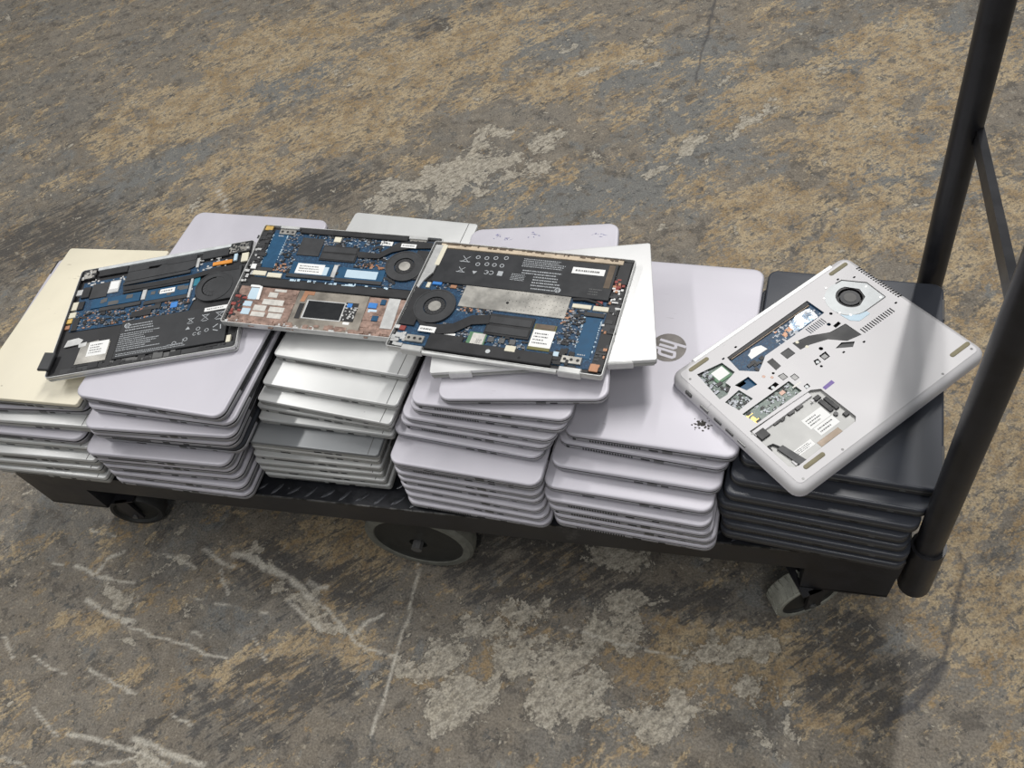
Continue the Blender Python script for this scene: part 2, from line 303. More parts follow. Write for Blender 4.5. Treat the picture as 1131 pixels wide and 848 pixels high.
def build_floor():
    def axis(lo, f0, f1, hi, fine, coarse):
        return np.concatenate([np.arange(lo, f0, coarse), np.arange(f0, f1, fine), np.arange(f1, hi + coarse, coarse)])
    xs = np.concatenate([[-9, -6, -4, -3], axis(-2.2, -.05, 1.75, 2.4, .005, .012), [3, 4, 6, 8]])
    ys = np.concatenate([[-4, -2, -1], axis(-.55, -.54, .24, 2.4, .004, .012), [3, 4, 6, 9, 12]])
    X, Y = np.meshgrid(xs, ys); nx, ny = len(xs), len(ys); X, Y = X.ravel(), Y.ravel()
    co = np.stack([X, Y, np.zeros_like(X)], 1)
    idx = np.arange(nx * ny).reshape(ny, nx)
    quads = np.stack([idx[:-1, :-1], idx[:-1, 1:], idx[1:, 1:], idx[1:, :-1]], -1).reshape(-1, 4)
    me = bpy.data.meshes.new('floor')
    me.vertices.add(len(co)); me.vertices.foreach_set('co', co.ravel())
    me.loops.add(quads.size); me.loops.foreach_set('vertex_index', quads.ravel())
    me.polygons.add(len(quads)); me.polygons.foreach_set('loop_start', np.arange(len(quads)) * 4)
    me.update(calc_edges=True)
    wx = (grid_noise(X, Y, 7, 11, 5, .62) - .5) * .17; wy = (grid_noise(X, Y, 7, 41, 5, .62) - .5) * .17
    lx = (grid_noise(X, Y, 24, 71, 3) - .5) * .014; ly = (grid_noise(X, Y, 24, 91, 3) - .5) * .014
    def blobs(lst):
        acc = np.zeros_like(X)
        for cx, cy, rx, ry, rot in lst:
            dx, dy = X + wx - cx, Y + wy - cy; c, s = math.cos(rot), math.sin(rot)
            q = np.hypot((dx * c + dy * s) / rx, (-dx * s + dy * c) / ry)
            acc = np.maximum(acc, 1 - sstep(q, .2, 1.2))
        return acc
    def strokes(lst):
        acc = np.zeros_like(X)
        for ax, ay, bx, by, w in lst:
            dx, dy = bx - ax, by - ay; px, py = X + lx - ax, Y + ly - ay
            t = np.clip((px * dx + py * dy) / (dx * dx + dy * dy), 0, 1)
            acc = np.maximum(acc, 1 - sstep(np.hypot(px - t * dx, py - t * dy), w * .35, w * 1.0))
        return acc
    ka = me.attributes.new('wear_a', 'FLOAT_COLOR', 'POINT'); kb = me.attributes.new('wear_b', 'FLOAT_COLOR', 'POINT')
    ka.data.foreach_set('color', np.stack([blobs(PALE), blobs(OCHRE), blobs(DARK), np.ones_like(X)], 1).astype(np.float32).ravel())
    kb.data.foreach_set('color', np.stack([blobs(BLUE), strokes(LINES), strokes(CRACKS), np.ones_like(X)], 1).astype(np.float32).ravel())
    m = bpy.data.materials.new('worn_painted_concrete'); m.use_nodes = True
    nt = m.node_tree; g = G(nt); p = nt.nodes['Principled BSDF']
    def wear(nm):
        n = g.node('ShaderNodeAttribute', attribute_name=nm); q = g.node('ShaderNodeSeparateColor'); g.put(q.inputs[0], n.outputs['Color']); return q.outputs
    pl, oc, dk = wear('wear_a')[:3]; bl, lines, crack = wear('wear_b')[:3]
    P = g.node('ShaderNodeTexCoord').outputs['Object']
    st = g.mapping(g.mapping(P, (1, 1, 1), (0, 0, -0.72)), (0.9, 1.55, 1))           # streaks run along the old trowel direction
    n1 = g.noise(P, 1.7, 5, 0.6, 0.5)
    n2 = g.noise(st, 6.0, 8, 0.70, 0.4)
    n3 = g.noise(st, 24.0, 7, 0.75, 0.2)
    n4 = g.noise(P, 60.0, 6, 0.7)
    n5 = g.noise(g.v('ADD', P, (7.3, 2.1, 0)), 8.0, 9, 0.72, 0.5)
    n6 = g.noise(g.v('ADD', P, (3.3, 9.1, 0)), 4.0, 8, 0.70, 0.5)
    n7 = g.noise(g.v('ADD', st, (1.3, 4.1, 0)), 70.0, 5, 0.75)
    n8 = g.noise(g.v('ADD', P, (5.3, 1.1, 0)), 20.0, 7, 0.72, 0.3)
    fine = g.noise(P, 260.0, 3, 0.7)
    n9 = g.noise(g.v('ADD', P, (2.3, 6.1, 0)), 13.0, 9, 0.74, 0.35)
    st2 = g.mapping(g.mapping(P, (1, 1, 1), (0, 0, -0.70)), (1.0, 6.0, 1))
    brush = g.noise(st2, 16.0, 6, 0.72)
    grit = g.m('ADD', g.m('MULTIPLY', n3, 0.5), g.m('MULTIPLY', n7, 0.5))
    base = g.mix(g.step(n6, 0.42, 0.58), (0.160, 0.136, 0.106), (0.140, 0.131, 0.116))
    base = g.mix(g.step(n1, 0.38, 0.62, 0, 0.7), base, (0.190, 0.166, 0.135))
    base = g.mix(g.step(n8, 0.53, 0.585, 0, 0.6), base, (0.225, 0.197, 0.158))
    base = g.mix(g.step(n8, 0.405, 0.46, 0.75, 0), base, (0.088, 0.077, 0.065))
    blue = g.m('ADD', g.m('MULTIPLY', bl, 0.12), g.m('ADD', g.m('MULTIPLY', n5, 0.6), g.m('MULTIPLY', n8, 0.4)))
    base = g.mix(g.step(blue, 0.545, 0.60, 0, 0.80), base, g.mix(n7, (0.105, 0.108, 0.106), (0.195, 0.196, 0.188)))
    ocv = g.m('ADD', g.m('MULTIPLY', oc, 0.080), g.m('ADD', g.m('MULTIPLY', n2, 0.42), g.m('MULTIPLY', grit, 0.58)))
    ocm = g.m('MULTIPLY', g.step(ocv, 0.520, 0.560, 0, 0.88), g.step(n7, 0.40, 0.53, 0.22, 1.0))
    base = g.mix(ocm, base, g.mix(g.step(n9, 0.4, 0.6), (0.265, 0.186, 0.098), (0.420, 0.330, 0.205)))
    n10 = g.noise(g.v('ADD', P, (8.3, 3.7, 0)), 30.0, 8, 0.70, 0.3)
    base = g.mix(g.step(n10, 0.385, 0.415, 0.72, 0), base, (0.078, 0.078, 0.076))
    dv = g.m('ADD', g.m('MULTIPLY', dk, 0.11), g.m('ADD', g.m('MULTIPLY', brush, 0.55), g.m('MULTIPLY', n9, 0.45)))
    base = g.mix(g.step(dv, 0.565, 0.605, 0, 0.78), base, (0.050, 0.050, 0.052))
    base = g.mix(g.m('MULTIPLY', g.step(dv, 0.47, 0.60, 0, 0.42), dk), base, (0.072, 0.062, 0.051))
    pv = g.m('ADD', g.m('MULTIPLY', pl, 0.150), g.m('ADD', g.m('MULTIPLY', n9, 0.75), g.m('MULTIPLY', grit, 0.25)))
    rim = g.m('MULTIPLY', g.step(pv, 0.570, 0.592), g.step(pv, 0.600, 0.612, 1.0, 0.0))
    base = g.mix(g.m('MULTIPLY', rim, 0.55), base, (0.070, 0.064, 0.057))
    pm = g.step(pv, 0.597, 0.612, 0, 0.90)
    base = g.mix(pm, base, g.mix(g.step(n7, 0.38, 0.62), (0.215, 0.192, 0.155), (0.415, 0.380, 0.315)))
    lines = g.m('MULTIPLY', lines, g.step(n4, 0.32, 0.55, 0.15, 0.9))
    base = g.mix(lines, base, (0.460, 0.430, 0.370))
    base = g.mix(g.step(n4, 0.595, 0.635, 0, 0.65), base, (0.340, 0.300, 0.235))
    base = g.mix(g.step(n4, 0.36, 0.41, 0.65, 0), base, (0.050, 0.047, 0.045))
    crack = g.m('MULTIPLY', crack, g.step(n4, 0.30, 0.5, 0.3, 0.8))
    base = g.mix(crack, base, (0.055, 0.053, 0.055))
    tone = g.v('SCALE', base); g.put(tone.node.inputs['Scale'], g.step(fine, 0.35, 0.65, 0.76, 1.24))
    nt.links.new(tone, p.inputs['Base Color'])
    g.put(p.inputs['Roughness'], g.step(n3, 0.3, 0.7, 0.52, 0.80))
    p.inputs['Specular IOR Level'].default_value = 0.35
    b = g.node('ShaderNodeBump'); b.inputs['Strength'].default_value = 0.35; b.inputs['Distance'].default_value = 0.003
    h = g.m('SUBTRACT', g.m('ADD', g.m('MULTIPLY', n4, 0.5), g.m('MULTIPLY', fine, 0.25)), g.m('MULTIPLY', pm, 0.35))
    nt.links.new(h, b.inputs['Height']); nt.links.new(b.outputs[0], p.inputs['Normal'])
    me.materials.append(m)
    o = link('floor', me, None, 'structure')
    o['label'] = 'worn concrete floor with ochre and grey stains'
build_floor()

# ------------------------------------------------------------------ platform truck
def build_truck():
    ox, oy = 0.744, 0.21
    root = thing('platform_truck', 'long black steel platform truck with tread plate deck carrying the laptops', 'cart', Matrix.Translation((ox, oy, 0)))
    def sh(mb): mb.v = [(a - ox, b - oy, c) for a, b, c in mb.v]; return mb
    L, D, T = 1.488, 0.42, 0.2388
    obj('deck_plate', sh(MB().box(0, 0.0015, T - .006, L, D, T)), M['deck'], root)
    lug = MB()
    px = 0.0305
    for i in range(int(L / px)):
        for j in range(int(D / px)):
            cx, cy = (i + .5) * px + .004, (j + .35) * px + .004
            if cx > L - .012: continue
            a = PI / 4 + (0.12 if (i + j) % 2 else -0.1)
            if (i + j) % 2: a = PI / 4 + 0.1
            c, s_ = math.cos(a), math.sin(a)
            hl, hw = .0135, .0030
            bp = [(-hl, 0), (-hl * .5, -hw), (hl * .5, -hw), (hl, 0), (hl * .5, hw), (-hl * .5, hw)]
            v0 = [(cx + x * c - y * s_, cy + x * s_ + y * c, T) for x, y in bp]
            v1 = [(cx + x * .72 * c - y * .35 * s_, cy + x * .72 * s_ + y * .35 * c, T + .0011) for x, y in bp]
            lug.loft([v0, v1], False, True)
    obj('tread_lugs', sh(lug), M['lug'], root, 'stuff')
    # skirt of folded channel round the deck
    obj('front_skirt', sh(MB().box(0, 0, .183, L, .006, T - .0005)), M['truck'], root)
    obj('edge_strip', sh(MB().box(0, -.0006, T - .003, L, .0018, T + .0004)), M['worn'], root, label='worn shiny front edge of the deck')
    obj('rear_skirt', sh(MB().box(0, D - .006, .183, L, D, T - .0005)), M['truck'], root)
    for x in (0, L - .006): obj('end_skirt', sh(MB().box(x, .006, .183, x + .006, D - .006, T - .006)), M['truck'], root)
    for x in (.36, .744, 1.12): obj('cross_member', sh(MB().box(x - .02, .006, .19, x + .02, D - .006, T - .006)), M['truck'], root)
    def bracket(x0, x1, y0, y1, z0=.103):
        mb = MB()
        mb.box(x0, y0, z0 + .004, x1, y0 + .006, .183); mb.box(x0, y1 - .006, z0 + .004, x1, y1, .183)
        mb.box(x0, y0, z0, x1, y1, z0 + .006); mb.box(x0, y0 + .006, z0 + .006, x0 + .006, y1 - .006, .183)
        mb.box(x1 - .006, y0 + .006, z0 + .006, x1, y1 - .006, .183)
        return obj('caster_bracket', sh(mb), M['truck'], root)
    bracket(-.002, .125, .001, .12, .109); bracket(1.366, 1.487, .001, .12, .109)
    bracket(-.002, .125, .30, .419, .109); bracket(1.366, 1.487, .30, .419, .109)
    def wheel(cx, cy, R, th, yaw, tyre, tread, fork):
        cs, sn = math.cos(yaw), math.sin(yaw)
        def tr(mb): mb.v = [(cx + a * cs - b * sn - ox, cy + a * sn + b * cs - oy, R + c) for a, b, c in mb.v]; return mb
        def lathe(prof, n=36):   # profile (radius, axial) about local y
            mb = MB(); rings = [[(r * math.cos(2 * PI * k / n), ax, r * math.sin(2 * PI * k / n)) for k in range(n)] for r, ax in prof]
            return mb.loft(rings, False, False)
        h = th / 2
        w = obj('wheel', tr(lathe([(R * .16, -h * .5), (R * .16, -h), (R * .74, -h * .72), (R * .80, -h * .9), (R * .80, h * .9), (R * .74, h * .72), (R * .16, h), (R * .16, h * .5)])), M['hub'], root)
        t = obj('tyre', tr(lathe([(R * .79, -h * .8), (R * .82, -h * .98), (R * .93, -h), (R * .985, -h * .7), (R, 0), (R * .985, h * .7), (R * .93, h), (R * .82, h * .98), (R * .79, h * .8)])), tyre, w)
        ax = MB().tube([(0, -h - .012, 0), (0, h + .012, 0)], R * .10, 8)
        obj('axle', tr(ax), M['portg'], w)
        if tread:
            mb = MB()
            for k in range(30):
                a = 2 * PI * k / 30
                for sgn in (-1, 1):
                    c0, s0 = math.cos(a), math.sin(a); c1, s1 = math.cos(a + .13), math.sin(a + .13)
                    y0, y1 = sgn * h * .15, sgn * h * .85
                    q = R * 1.012
                    mb.add([(q * c0, y0, q * s0), (q * c1, y0, q * s1), (q * .995 * math.cos(a + .2), y1, q * .995 * math.sin(a + .2)), (q * .995 * math.cos(a + .07), y1, q * .995 * math.sin(a + .07)),
                            (R * .97 * c0, y0, R * .97 * s0), (R * .97 * c1, y0, R * .97 * s1), (R * .96 * math.cos(a + .2), y1, R * .96 * math.sin(a + .2)), (R * .96 * math.cos(a + .07), y1, R * .96 * math.sin(a + .07))],
                           [(0, 1, 2, 3), (0, 4, 5, 1), (1, 5, 6, 2), (2, 6, 7, 3), (3, 7, 4, 0)])
            obj('tread', tr(mb), tyre, w, 'stuff')
        if fork:
            mb = MB()
            top = .109 - R if fork == 1 else .183 - R
            for sgn in (-1, 1):
                y = sgn * (h + .006)
                mb.box(-R * .20, y - .003, -R * .2, R * .26, y + .003, top)
            mb.box(-R * .4, -h - .009, top - .0035, R * .5, h + .009, top)
            obj('fork', tr(mb), M['truck'], root)
        return w
    wheel(.748, .024, .098, .036, 0.0, M['tyre'], False, 0)
    wheel(.757, .375, .095, .05, 0.0, M['tyre'], False, 0)
    # pedestal that carries the two big centre wheels
    for y in (.085, .335):
        obj('wheel_bracket', sh(MB().box(.70, y - .004, .05, .80, y + .004, .19)), M['truck'], root)
    wheel(1.378, .020, .055, .036, 0.50, M['tyrel'], True, 1)
    wheel(.136, .040, .0520, .036, .22, M['tyreb'], False, 1)
    wheel(1.40, .36, .0515, .036, 0.2, M['tyre'], True, 1)
    wheel(.10, .36, .0515, .036, -.2, M['tyreb'], False, 1)
    # handle: two leaning posts in sockets, joined by a flat cross bar and a top rail
    def post(z0, z1, y, xa, za, xb, zb):
        f = lambda z: xa + (xb - xa) * (z - za) / (zb - za)
        return [(f(z0), y, z0), (f(z1), y, z1)]
    FP = (.010, 1.5085, .2772, 1.4900, .5951); BP = (.400, 1.5241, .3774, 1.4970, .7939)
    obj('handle_post', sh(MB().tube(post(.16, .98, *FP), .0170, 20)), M['truck'], root)
    obj('handle_post', sh(MB().tube(post(.16, .98, *BP), .0175, 20)), M['truck'], root)
    for Q in (FP, BP):
        pth = post(.150, .276, *Q)
        obj('post_socket', sh(MB().tube(pth, .0215, 20)), M['truck'], root)
    fx = lambda Q, z: Q[1] + (Q[3] - Q[1]) * (z - Q[2]) / (Q[4] - Q[2])
    a, b = Vector((fx(FP, .700) + .010, .010, .700)), Vector((fx(BP, .625) + .012, .400, .625))
    mb = MB(); dirv = (b - a).normalized(); side = Vector((1, 0, 0)); up = dirv.cross(side).normalized()
    mb.loft([[tuple(q + side * sx * .0045 + up * sz * .010) for sx, sz in ((-1, -1), (1, -1), (1, 1), (-1, 1))] for q in (a, b)])
    obj('cross_bar', sh(mb), M['truck'], root, smooth=0)
    t0, t1 = Vector((fx(FP, .98), .010, .98)), Vector((fx(BP, .98), .400, .98))
    arc = [t0 + Vector((0, 0, -.01)), t0 + Vector((-.004, .03, .045)), t0 + Vector((-.006, .08, .065)), t1 + Vector((-.006, -.08, .065)), t1 + Vector((-.004, -.03, .045)), t1 + Vector((0, 0, -.01))]
    obj('handle_grip', sh(MB().tube([tuple(p) for p in arc], .017, 16)), M['truck'], root)
build_truck()

# ------------------------------------------------------------------ closed laptops in six stacks
MESH = {}
def lap_meshes(kind, w, d, t, hinge):
    key = (kind, round(w, 3), round(d, 3), round(t, 4), hinge)
    if key in MESH: return MESH[key]
    t = t - .0004
    rad = {'round': .017, 'black': .015, 'square': .006, 'cream': .005, 'dark': .017}[kind]
    lm, bm, gm = {'round': (M['lav'], M['lavbase'], M['gasket']), 'black': (M['blk'], M['blkbase'], M['greyb']), 'square': (M['sil'], M['silbase'], M['greyb']), 'cream': (M['cream'], M['silbase'], M['greyb']), 'dark': (M['blk'], M['lavbase'], M['gasket'])}[kind]
    r = {}
    if kind in ('round', 'dark'):
        base = [(0, .014), (.0012, .008), (t * .12, .0034), (t * .22, .0009), (t * .30, 0), (t * .51, 0), (t * .54, .0006)]
        lid = [(t * .70, .0008), (t * .72, 0), (t * .90, .0001), (t * .965, .0010), (t * .992, .0024), (t, .0046)]
    elif kind == 'black':
        base = [(0, .013), (.0012, .007), (t * .14, .0022), (t * .26, 0), (t * .54, 0), (t * .57, .0008)]
        lid = [(t * .70, .0010), (t * .72, 0), (t * .86, .0002), (t * .955, .0008), (t * .99, .0020), (t, .0036)]
    else:
        base = [(0, .009), (.0012, .0055), (t * .16, .0016), (t * .24, .0003), (t * .55, 0), (t * .58, .0004)]
        lid = [(t * .69, .0006), (t * .71, 0), (t * .93, 0), (t * .98, .0004), (t, .0012)]
    r['base'] = MB().slab(w, d, rad, base).mesh('base', bm)
    r['screen_bezel'] = MB().slab(w, d, rad, [(t * .50, .0007), (t * .72, .0007)]).mesh('screen_bezel', gm)
    r['lid'] = MB().slab(w, d, rad, lid).mesh('lid', lm, 50)
    hx = hinge * (w / 2)
    x0, x1 = sorted((hx + hinge * .0002, hx - hinge * .005))
    r['hinge_cover'] = MB().box(x0, -d * .36, t * .30, x1, d * .36, t * .66, .001).mesh('hinge_cover', M['gasket'] if kind != 'square' else M['greyb'])
    # front (short) side furniture
    fy = -d / 2
    zc = t * .41
    vg = MB(); vx = -w * .34
    for i in range(19):
        x = vx + i * .0038
        vg.box(x, fy - .0002, zc - t * .115, x + .0022, fy + .002, zc + t * .115)
    r['vent_grille'] = vg.mesh('vent_grille', M['port'], 0)
    def pbox(x, wd_, hh, m): return MB().box(x, fy - .0003, zc - hh / 2, x + wd_, fy + .003, zc + hh / 2, .0).mesh('port', m, 0)
    r['ports'] = [pbox(.002, .0125, t * .20, M['port']), pbox(.020, .0135, t * .26, M['portg']), pbox(.039, .010, t * .17, M['port']), pbox(w * .30, .0075, t * .16, M['portg']), pbox(-w * .44, .0045, t * .22, M['port']), pbox(-.06, .017, t * .14, M['port'])]
    if kind == 'black':
        r['latch'] = []
        for yc in (-d * .36, d * .36):
            q = MB().box(w / 2 - .0125, yc - .019, t * .74, w / 2 + .0003, yc + .019, t - .0001, .0006)
            r['latch'].append(q.mesh('hinge_cap', M['blkbase']))
    if kind == 'square':
        r['seam'] = MB().box(hinge * (w / 2 - .0165) - .0006, -d / 2 + .001, t * .9, hinge * (w / 2 - .0165) + .0006, d / 2 - .001, t + .00005).mesh('hinge_seam', M['greyb'], 0)
    MESH[key] = r
    return r

ORD = ['topmost', 'second', 'third', 'fourth', 'fifth', 'sixth', 'seventh', 'eighth', 'ninth', 'tenth', 'eleventh', 'twelfth']
STK = {1: ('leftmost stack on the cart', 'laptops in the leftmost stack'),
       2: ('second stack from the left', 'large laptops in the second stack from the left'),
       3: ('third stack from the left', 'laptops in the third stack from the left'),
       4: ('fourth stack from the left', 'laptops in the fourth stack from the left'),
       5: ('stack under the round emblem lid', 'laptops in the fifth stack from the left'),
       6: ('black stack by the handle', 'black laptops in the stack by the handle')}
# stack, place from top, x, y, yaw, z, width, depth
LAPS = [
(1, 1, 0.1585, 0.2006, -0.0096, 0.4045, 0.2150, 0.334), (1, 2, 0.1370, 0.2020, 0.0450, 0.3810, 0.2360, 0.334), (1, 3, 0.1433, 0.1880, 0.0100, 0.3575, 0.2360, 0.334),
(1, 4, 0.1172, 0.1770, -0.0100, 0.3340, 0.2360, 0.334), (1, 5, 0.1158, 0.1760, 0.0000, 0.3105, 0.2360, 0.334), (1, 6, 0.1157, 0.1640, 0.0100, 0.2870, 0.2360, 0.334),
(1, 7, 0.1095, 0.1610, 0.0100, 0.2635, 0.2360, 0.334), (1, 8, 0.1110, 0.1570, 0.0000, 0.2400, 0.2360, 0.334), (2, 1, 0.4210, 0.2306, -0.0769, 0.4290, 0.2700, 0.408),
(2, 2, 0.4225, 0.2277, -0.0455, 0.4080, 0.2670, 0.405), (2, 3, 0.4056, 0.2104, 0.0174, 0.3870, 0.2670, 0.405), (2, 4, 0.3994, 0.2119, 0.0036, 0.3660, 0.2670, 0.405),
(2, 5, 0.4007, 0.2176, -0.0126, 0.3450, 0.2670, 0.405), (2, 6, 0.3726, 0.1962, 0.0024, 0.3240, 0.2670, 0.405), (2, 7, 0.3698, 0.1990, 0.0044, 0.3030, 0.2670, 0.405),
(2, 8, 0.3725, 0.1983, 0.0037, 0.2820, 0.2670, 0.405), (2, 9, 0.3765, 0.1937, -0.0167, 0.2610, 0.2670, 0.405), (2, 10, 0.3774, 0.1914, -0.0188, 0.2400, 0.2670, 0.405),
(3, 1, 0.6968, 0.2943, -0.1166, 0.4120, 0.2320, 0.318), (3, 2, 0.6850, 0.2524, -0.1084, 0.3948, 0.2320, 0.318), (3, 3, 0.6771, 0.2319, -0.1183, 0.3776, 0.2320, 0.318),
(3, 4, 0.6653, 0.2338, -0.0918, 0.3604, 0.2320, 0.318), (3, 5, 0.6581, 0.2269, -0.0506, 0.3432, 0.2320, 0.318), (3, 6, 0.6378, 0.1971, -0.0303, 0.3260, 0.2240, 0.318),
(3, 7, 0.6335, 0.1990, -0.0338, 0.3088, 0.2240, 0.318), (3, 8, 0.6299, 0.1946, -0.0174, 0.2916, 0.2240, 0.318), (3, 9, 0.6253, 0.1921, -0.0076, 0.2744, 0.2240, 0.318),
(3, 10, 0.6261, 0.1902, -0.0139, 0.2572, 0.2240, 0.318), (3, 11, 0.6271, 0.1901, -0.0042, 0.2400, 0.2240, 0.318), (4, 1, 0.9368, 0.2357, -0.0519, 0.4215, 0.2330, 0.338),
(4, 2, 0.9333, 0.2334, -0.0780, 0.4050, 0.2330, 0.338), (4, 3, 0.9204, 0.2268, -0.0934, 0.3885, 0.2330, 0.338), (4, 4, 0.9141, 0.2251, -0.1054, 0.3720, 0.2330, 0.338),
(4, 5, 0.9018, 0.2177, -0.1081, 0.3555, 0.2330, 0.338), (4, 6, 0.8977, 0.1802, -0.0788, 0.3390, 0.2330, 0.338), (4, 7, 0.8937, 0.1848, -0.0746, 0.3225, 0.2330, 0.338),
(4, 8, 0.8935, 0.1817, -0.0789, 0.3060, 0.2330, 0.338), (4, 9, 0.8932, 0.1800, -0.0756, 0.2895, 0.2330, 0.338), (4, 10, 0.8960, 0.1751, -0.0891, 0.2730, 0.2330, 0.338),
(4, 11, 0.8985, 0.1710, -0.0846, 0.2565, 0.2330, 0.338), (4, 12, 0.8983, 0.1673, -0.0683, 0.2400, 0.2330, 0.338), (5, 1, 1.1584, 0.2236, -0.0836, 0.3765, 0.2350, 0.334),
(5, 2, 1.1509, 0.2200, -0.1069, 0.3570, 0.2350, 0.334), (5, 3, 1.1401, 0.1949, -0.0861, 0.3375, 0.2350, 0.334), (5, 4, 1.1296, 0.1720, -0.0770, 0.3180, 0.2350, 0.334),
(5, 5, 1.1297, 0.1606, -0.0850, 0.2985, 0.2350, 0.334), (5, 6, 1.1321, 0.1581, -0.0841, 0.2790, 0.2350, 0.334), (5, 7, 1.1356, 0.1574, -0.0794, 0.2595, 0.2350, 0.334),
(5, 8, 1.1353, 0.1566, -0.0764, 0.2400, 0.2350, 0.334), (6, 1, 1.3993, 0.2091, -0.0926, 0.3660, 0.2410, 0.340), (6, 2, 1.3899, 0.1913, -0.1015, 0.3450, 0.2410, 0.340),
(6, 3, 1.3830, 0.1795, -0.1069, 0.3240, 0.2410, 0.340), (6, 4, 1.3768, 0.1750, -0.1156, 0.3030, 0.2410, 0.340), (6, 5, 1.3790, 0.1725, -0.1137, 0.2820, 0.2410, 0.340),
(6, 6, 1.3821, 0.1675, -0.1048, 0.2610, 0.2410, 0.340), (6, 7, 1.3808, 0.1646, -0.1021, 0.2400, 0.2410, 0.340), ]
THK = {1: .0235, 2: .021, 3: .0172, 4: .0165, 5: .0195, 6: .021}
HINGE = {1: 1, 2: 1, 3: 1, 4: 1, 5: -1, 6: 1}
SPECIAL = {(1, 1): ('cream', 'yellowed cream closed laptop, topmost of the leftmost stack'),
           (2, 5): ('dark', 'dark lidded closed laptop in the big lavender stack, fifth from the top'),
           (5, 1): ('round', 'silver closed laptop with round dark emblem and black scorch mark'),
           (2, 1): ('round', 'large lavender closed laptop, topmost of the second stack from the left'),
           (3, 6): ('square', 'dull grey closed laptop in the square cornered third stack, sixth from top')}
TOP = {}
def closed_laptop(kind, label, group, mw, w, d, t, hinge, var=0, name='closed_laptop'):
    r = lap_meshes(kind, w, d, t, hinge)
    root = thing(name, label, 'laptop', mw, group)
    link('base', r['base'], root); link('screen_bezel', r['screen_bezel'], root)
    lid = link('lid', r['lid'], root)
    link('hinge_cover', r['hinge_cover'], root)
    ps = {0: (0, 1, 3, 4), 1: (0, 2, 3), 2: (5, 1, 2, 3), 3: (0, 1, 2)}[var % 4]
    if var % 4 in (0, 1): link('vent_grille', r['vent_grille'], root, 'stuff')
    for i in ps:
        if kind == 'black' and i in (1,): continue
        link('port', r['ports'][i], root)
    for q in r.get('latch', []): link('hinge_cap', q, root)
    if 'seam' in r: link('hinge_seam', r['seam'], root)
    return root, lid
VAR = {3: [0, 2, 2, 0, 1, 3, 2, 0, 3, 2, 1], 4: [0, 1, 2, 0, 3, 2, 1, 3, 0, 2, 3, 1], 5: [0, 0, 3, 2, 1, 0, 2, 1]}
for (k, i, x, y, yaw, z, w, d) in LAPS:
    kind = {1: 'square', 2: 'round', 3: 'square', 4: 'round', 5: 'round', 6: 'black'}[k]
    word = {1: 'silver', 2: 'large lavender silver', 3: 'pale silver', 4: 'lavender silver', 5: 'silver', 6: 'black'}[k]
    label = f'{word} closed laptop, {ORD[i-1]}{" from top" if i > 1 else ""} in the {STK[k][0]}'
    if (k, i) in SPECIAL: kind, label = SPECIAL[(k, i)]
    if k == 1 and i == 4: kind = 'round'
    if k == 1 and i == 2: kind = 'round'
    var = VAR.get(k, [0, 2, 3, 1, 2, 0, 3, 1, 2, 0, 3, 1])[i - 1]
    r, lid = closed_laptop(kind, label, STK[k][1], place(x, y, z, yaw), w, d, THK[k], HINGE[k], var)
    if (k, i) == (3, 6): lid.data = lid.data.copy(); lid.data.materials[0] = M['greylid']
    TOP[(k, i)] = r

# round emblem, scorch mark and pen smudges on single lids
def stroke(mb, pts, wd_, z0, z1):
    for k_, (a, b) in enumerate(zip(pts, pts[1:])):
        z1 = z1 + k_ * .00002
        dx, dy = b[0] - a[0], b[1] - a[1]; l = math.hypot(dx, dy); nx, ny = -dy / l * wd_ / 2, dx / l * wd_ / 2
        ex, ey = dx / l * wd_ * .30, dy / l * wd_ * .30
        mb.prism([(a[0] - nx - ex, a[1] - ny - ey), (b[0] - nx + ex, b[1] - ny + ey), (b[0] + nx + ex, b[1] + ny + ey), (a[0] + nx - ex, a[1] + ny - ey)], z0, z1)
def emblem(parent, cx, cy, R, z, rot, mdisc, mlet, hh=.0003, name='emblem'):
    d = obj(name, MB().prism(circ(cx, cy, R, 32), z, z + hh), mdisc, parent, smooth=30)
    c, s = math.cos(rot), math.sin(rot)
    tr = lambda pts: [(cx + R * (a * c - b * s), cy + R * (a * s + b * c)) for a, b in pts]
    h = MB(); stroke(h, tr([(-.12, .93), (-.52, -.47)]), R * .17, z, z + hh * 1.5); stroke(h, tr([(-.28, .40), (-.02, .40), (.04, .28), (-.16, -.47)]), R * .17, z, z + hh * 1.6)
    p = MB(); stroke(p, tr([(.34, .40), (-.02, -.93)]), R * .17, z, z + hh * 1.5); stroke(p, tr([(.40, .40), (.62, .40), (.70, .28), (.52, -.36), (.42, -.46), (.16, -.46)]), R * .17, z, z + hh * 1.6)
    obj('letter', h, mlet, d, smooth=0); obj('letter', p, mlet, d, smooth=0)
    return d
obj('hinge_slot', MB().box(-.1165, .128, .0215, -.1135, .160, .02325), M['port'], TOP[(1, 2)])
r51 = TOP[(5, 1)]
emblem(r51, .0, .0, .0255, .0191, -PI / 2 + .05, M['emb'], M['lav'], .00025)
mb = MB()
for i in range(46):
    a = random.uniform(0, 2 * PI); q = abs(random.gauss(0, .0085)); s = random.uniform(.0005, .0022) * (1.3 - q / .02)
    cx, cy = .066 + q * math.cos(a) * 1.2, -.122 + q * math.sin(a) * .9
    mb.prism([(cx + s * random.uniform(.5, 1.6) * math.cos(t), cy + s * random.uniform(.5, 1.2) * math.sin(t)) for t in (0, 1.1, 2.2, 3.4, 4.6, 5.5)], .0190, .0192 + .00001 * i)
obj('scorch_mark', mb, M['scorch'], r51, 'stuff', smooth=0)

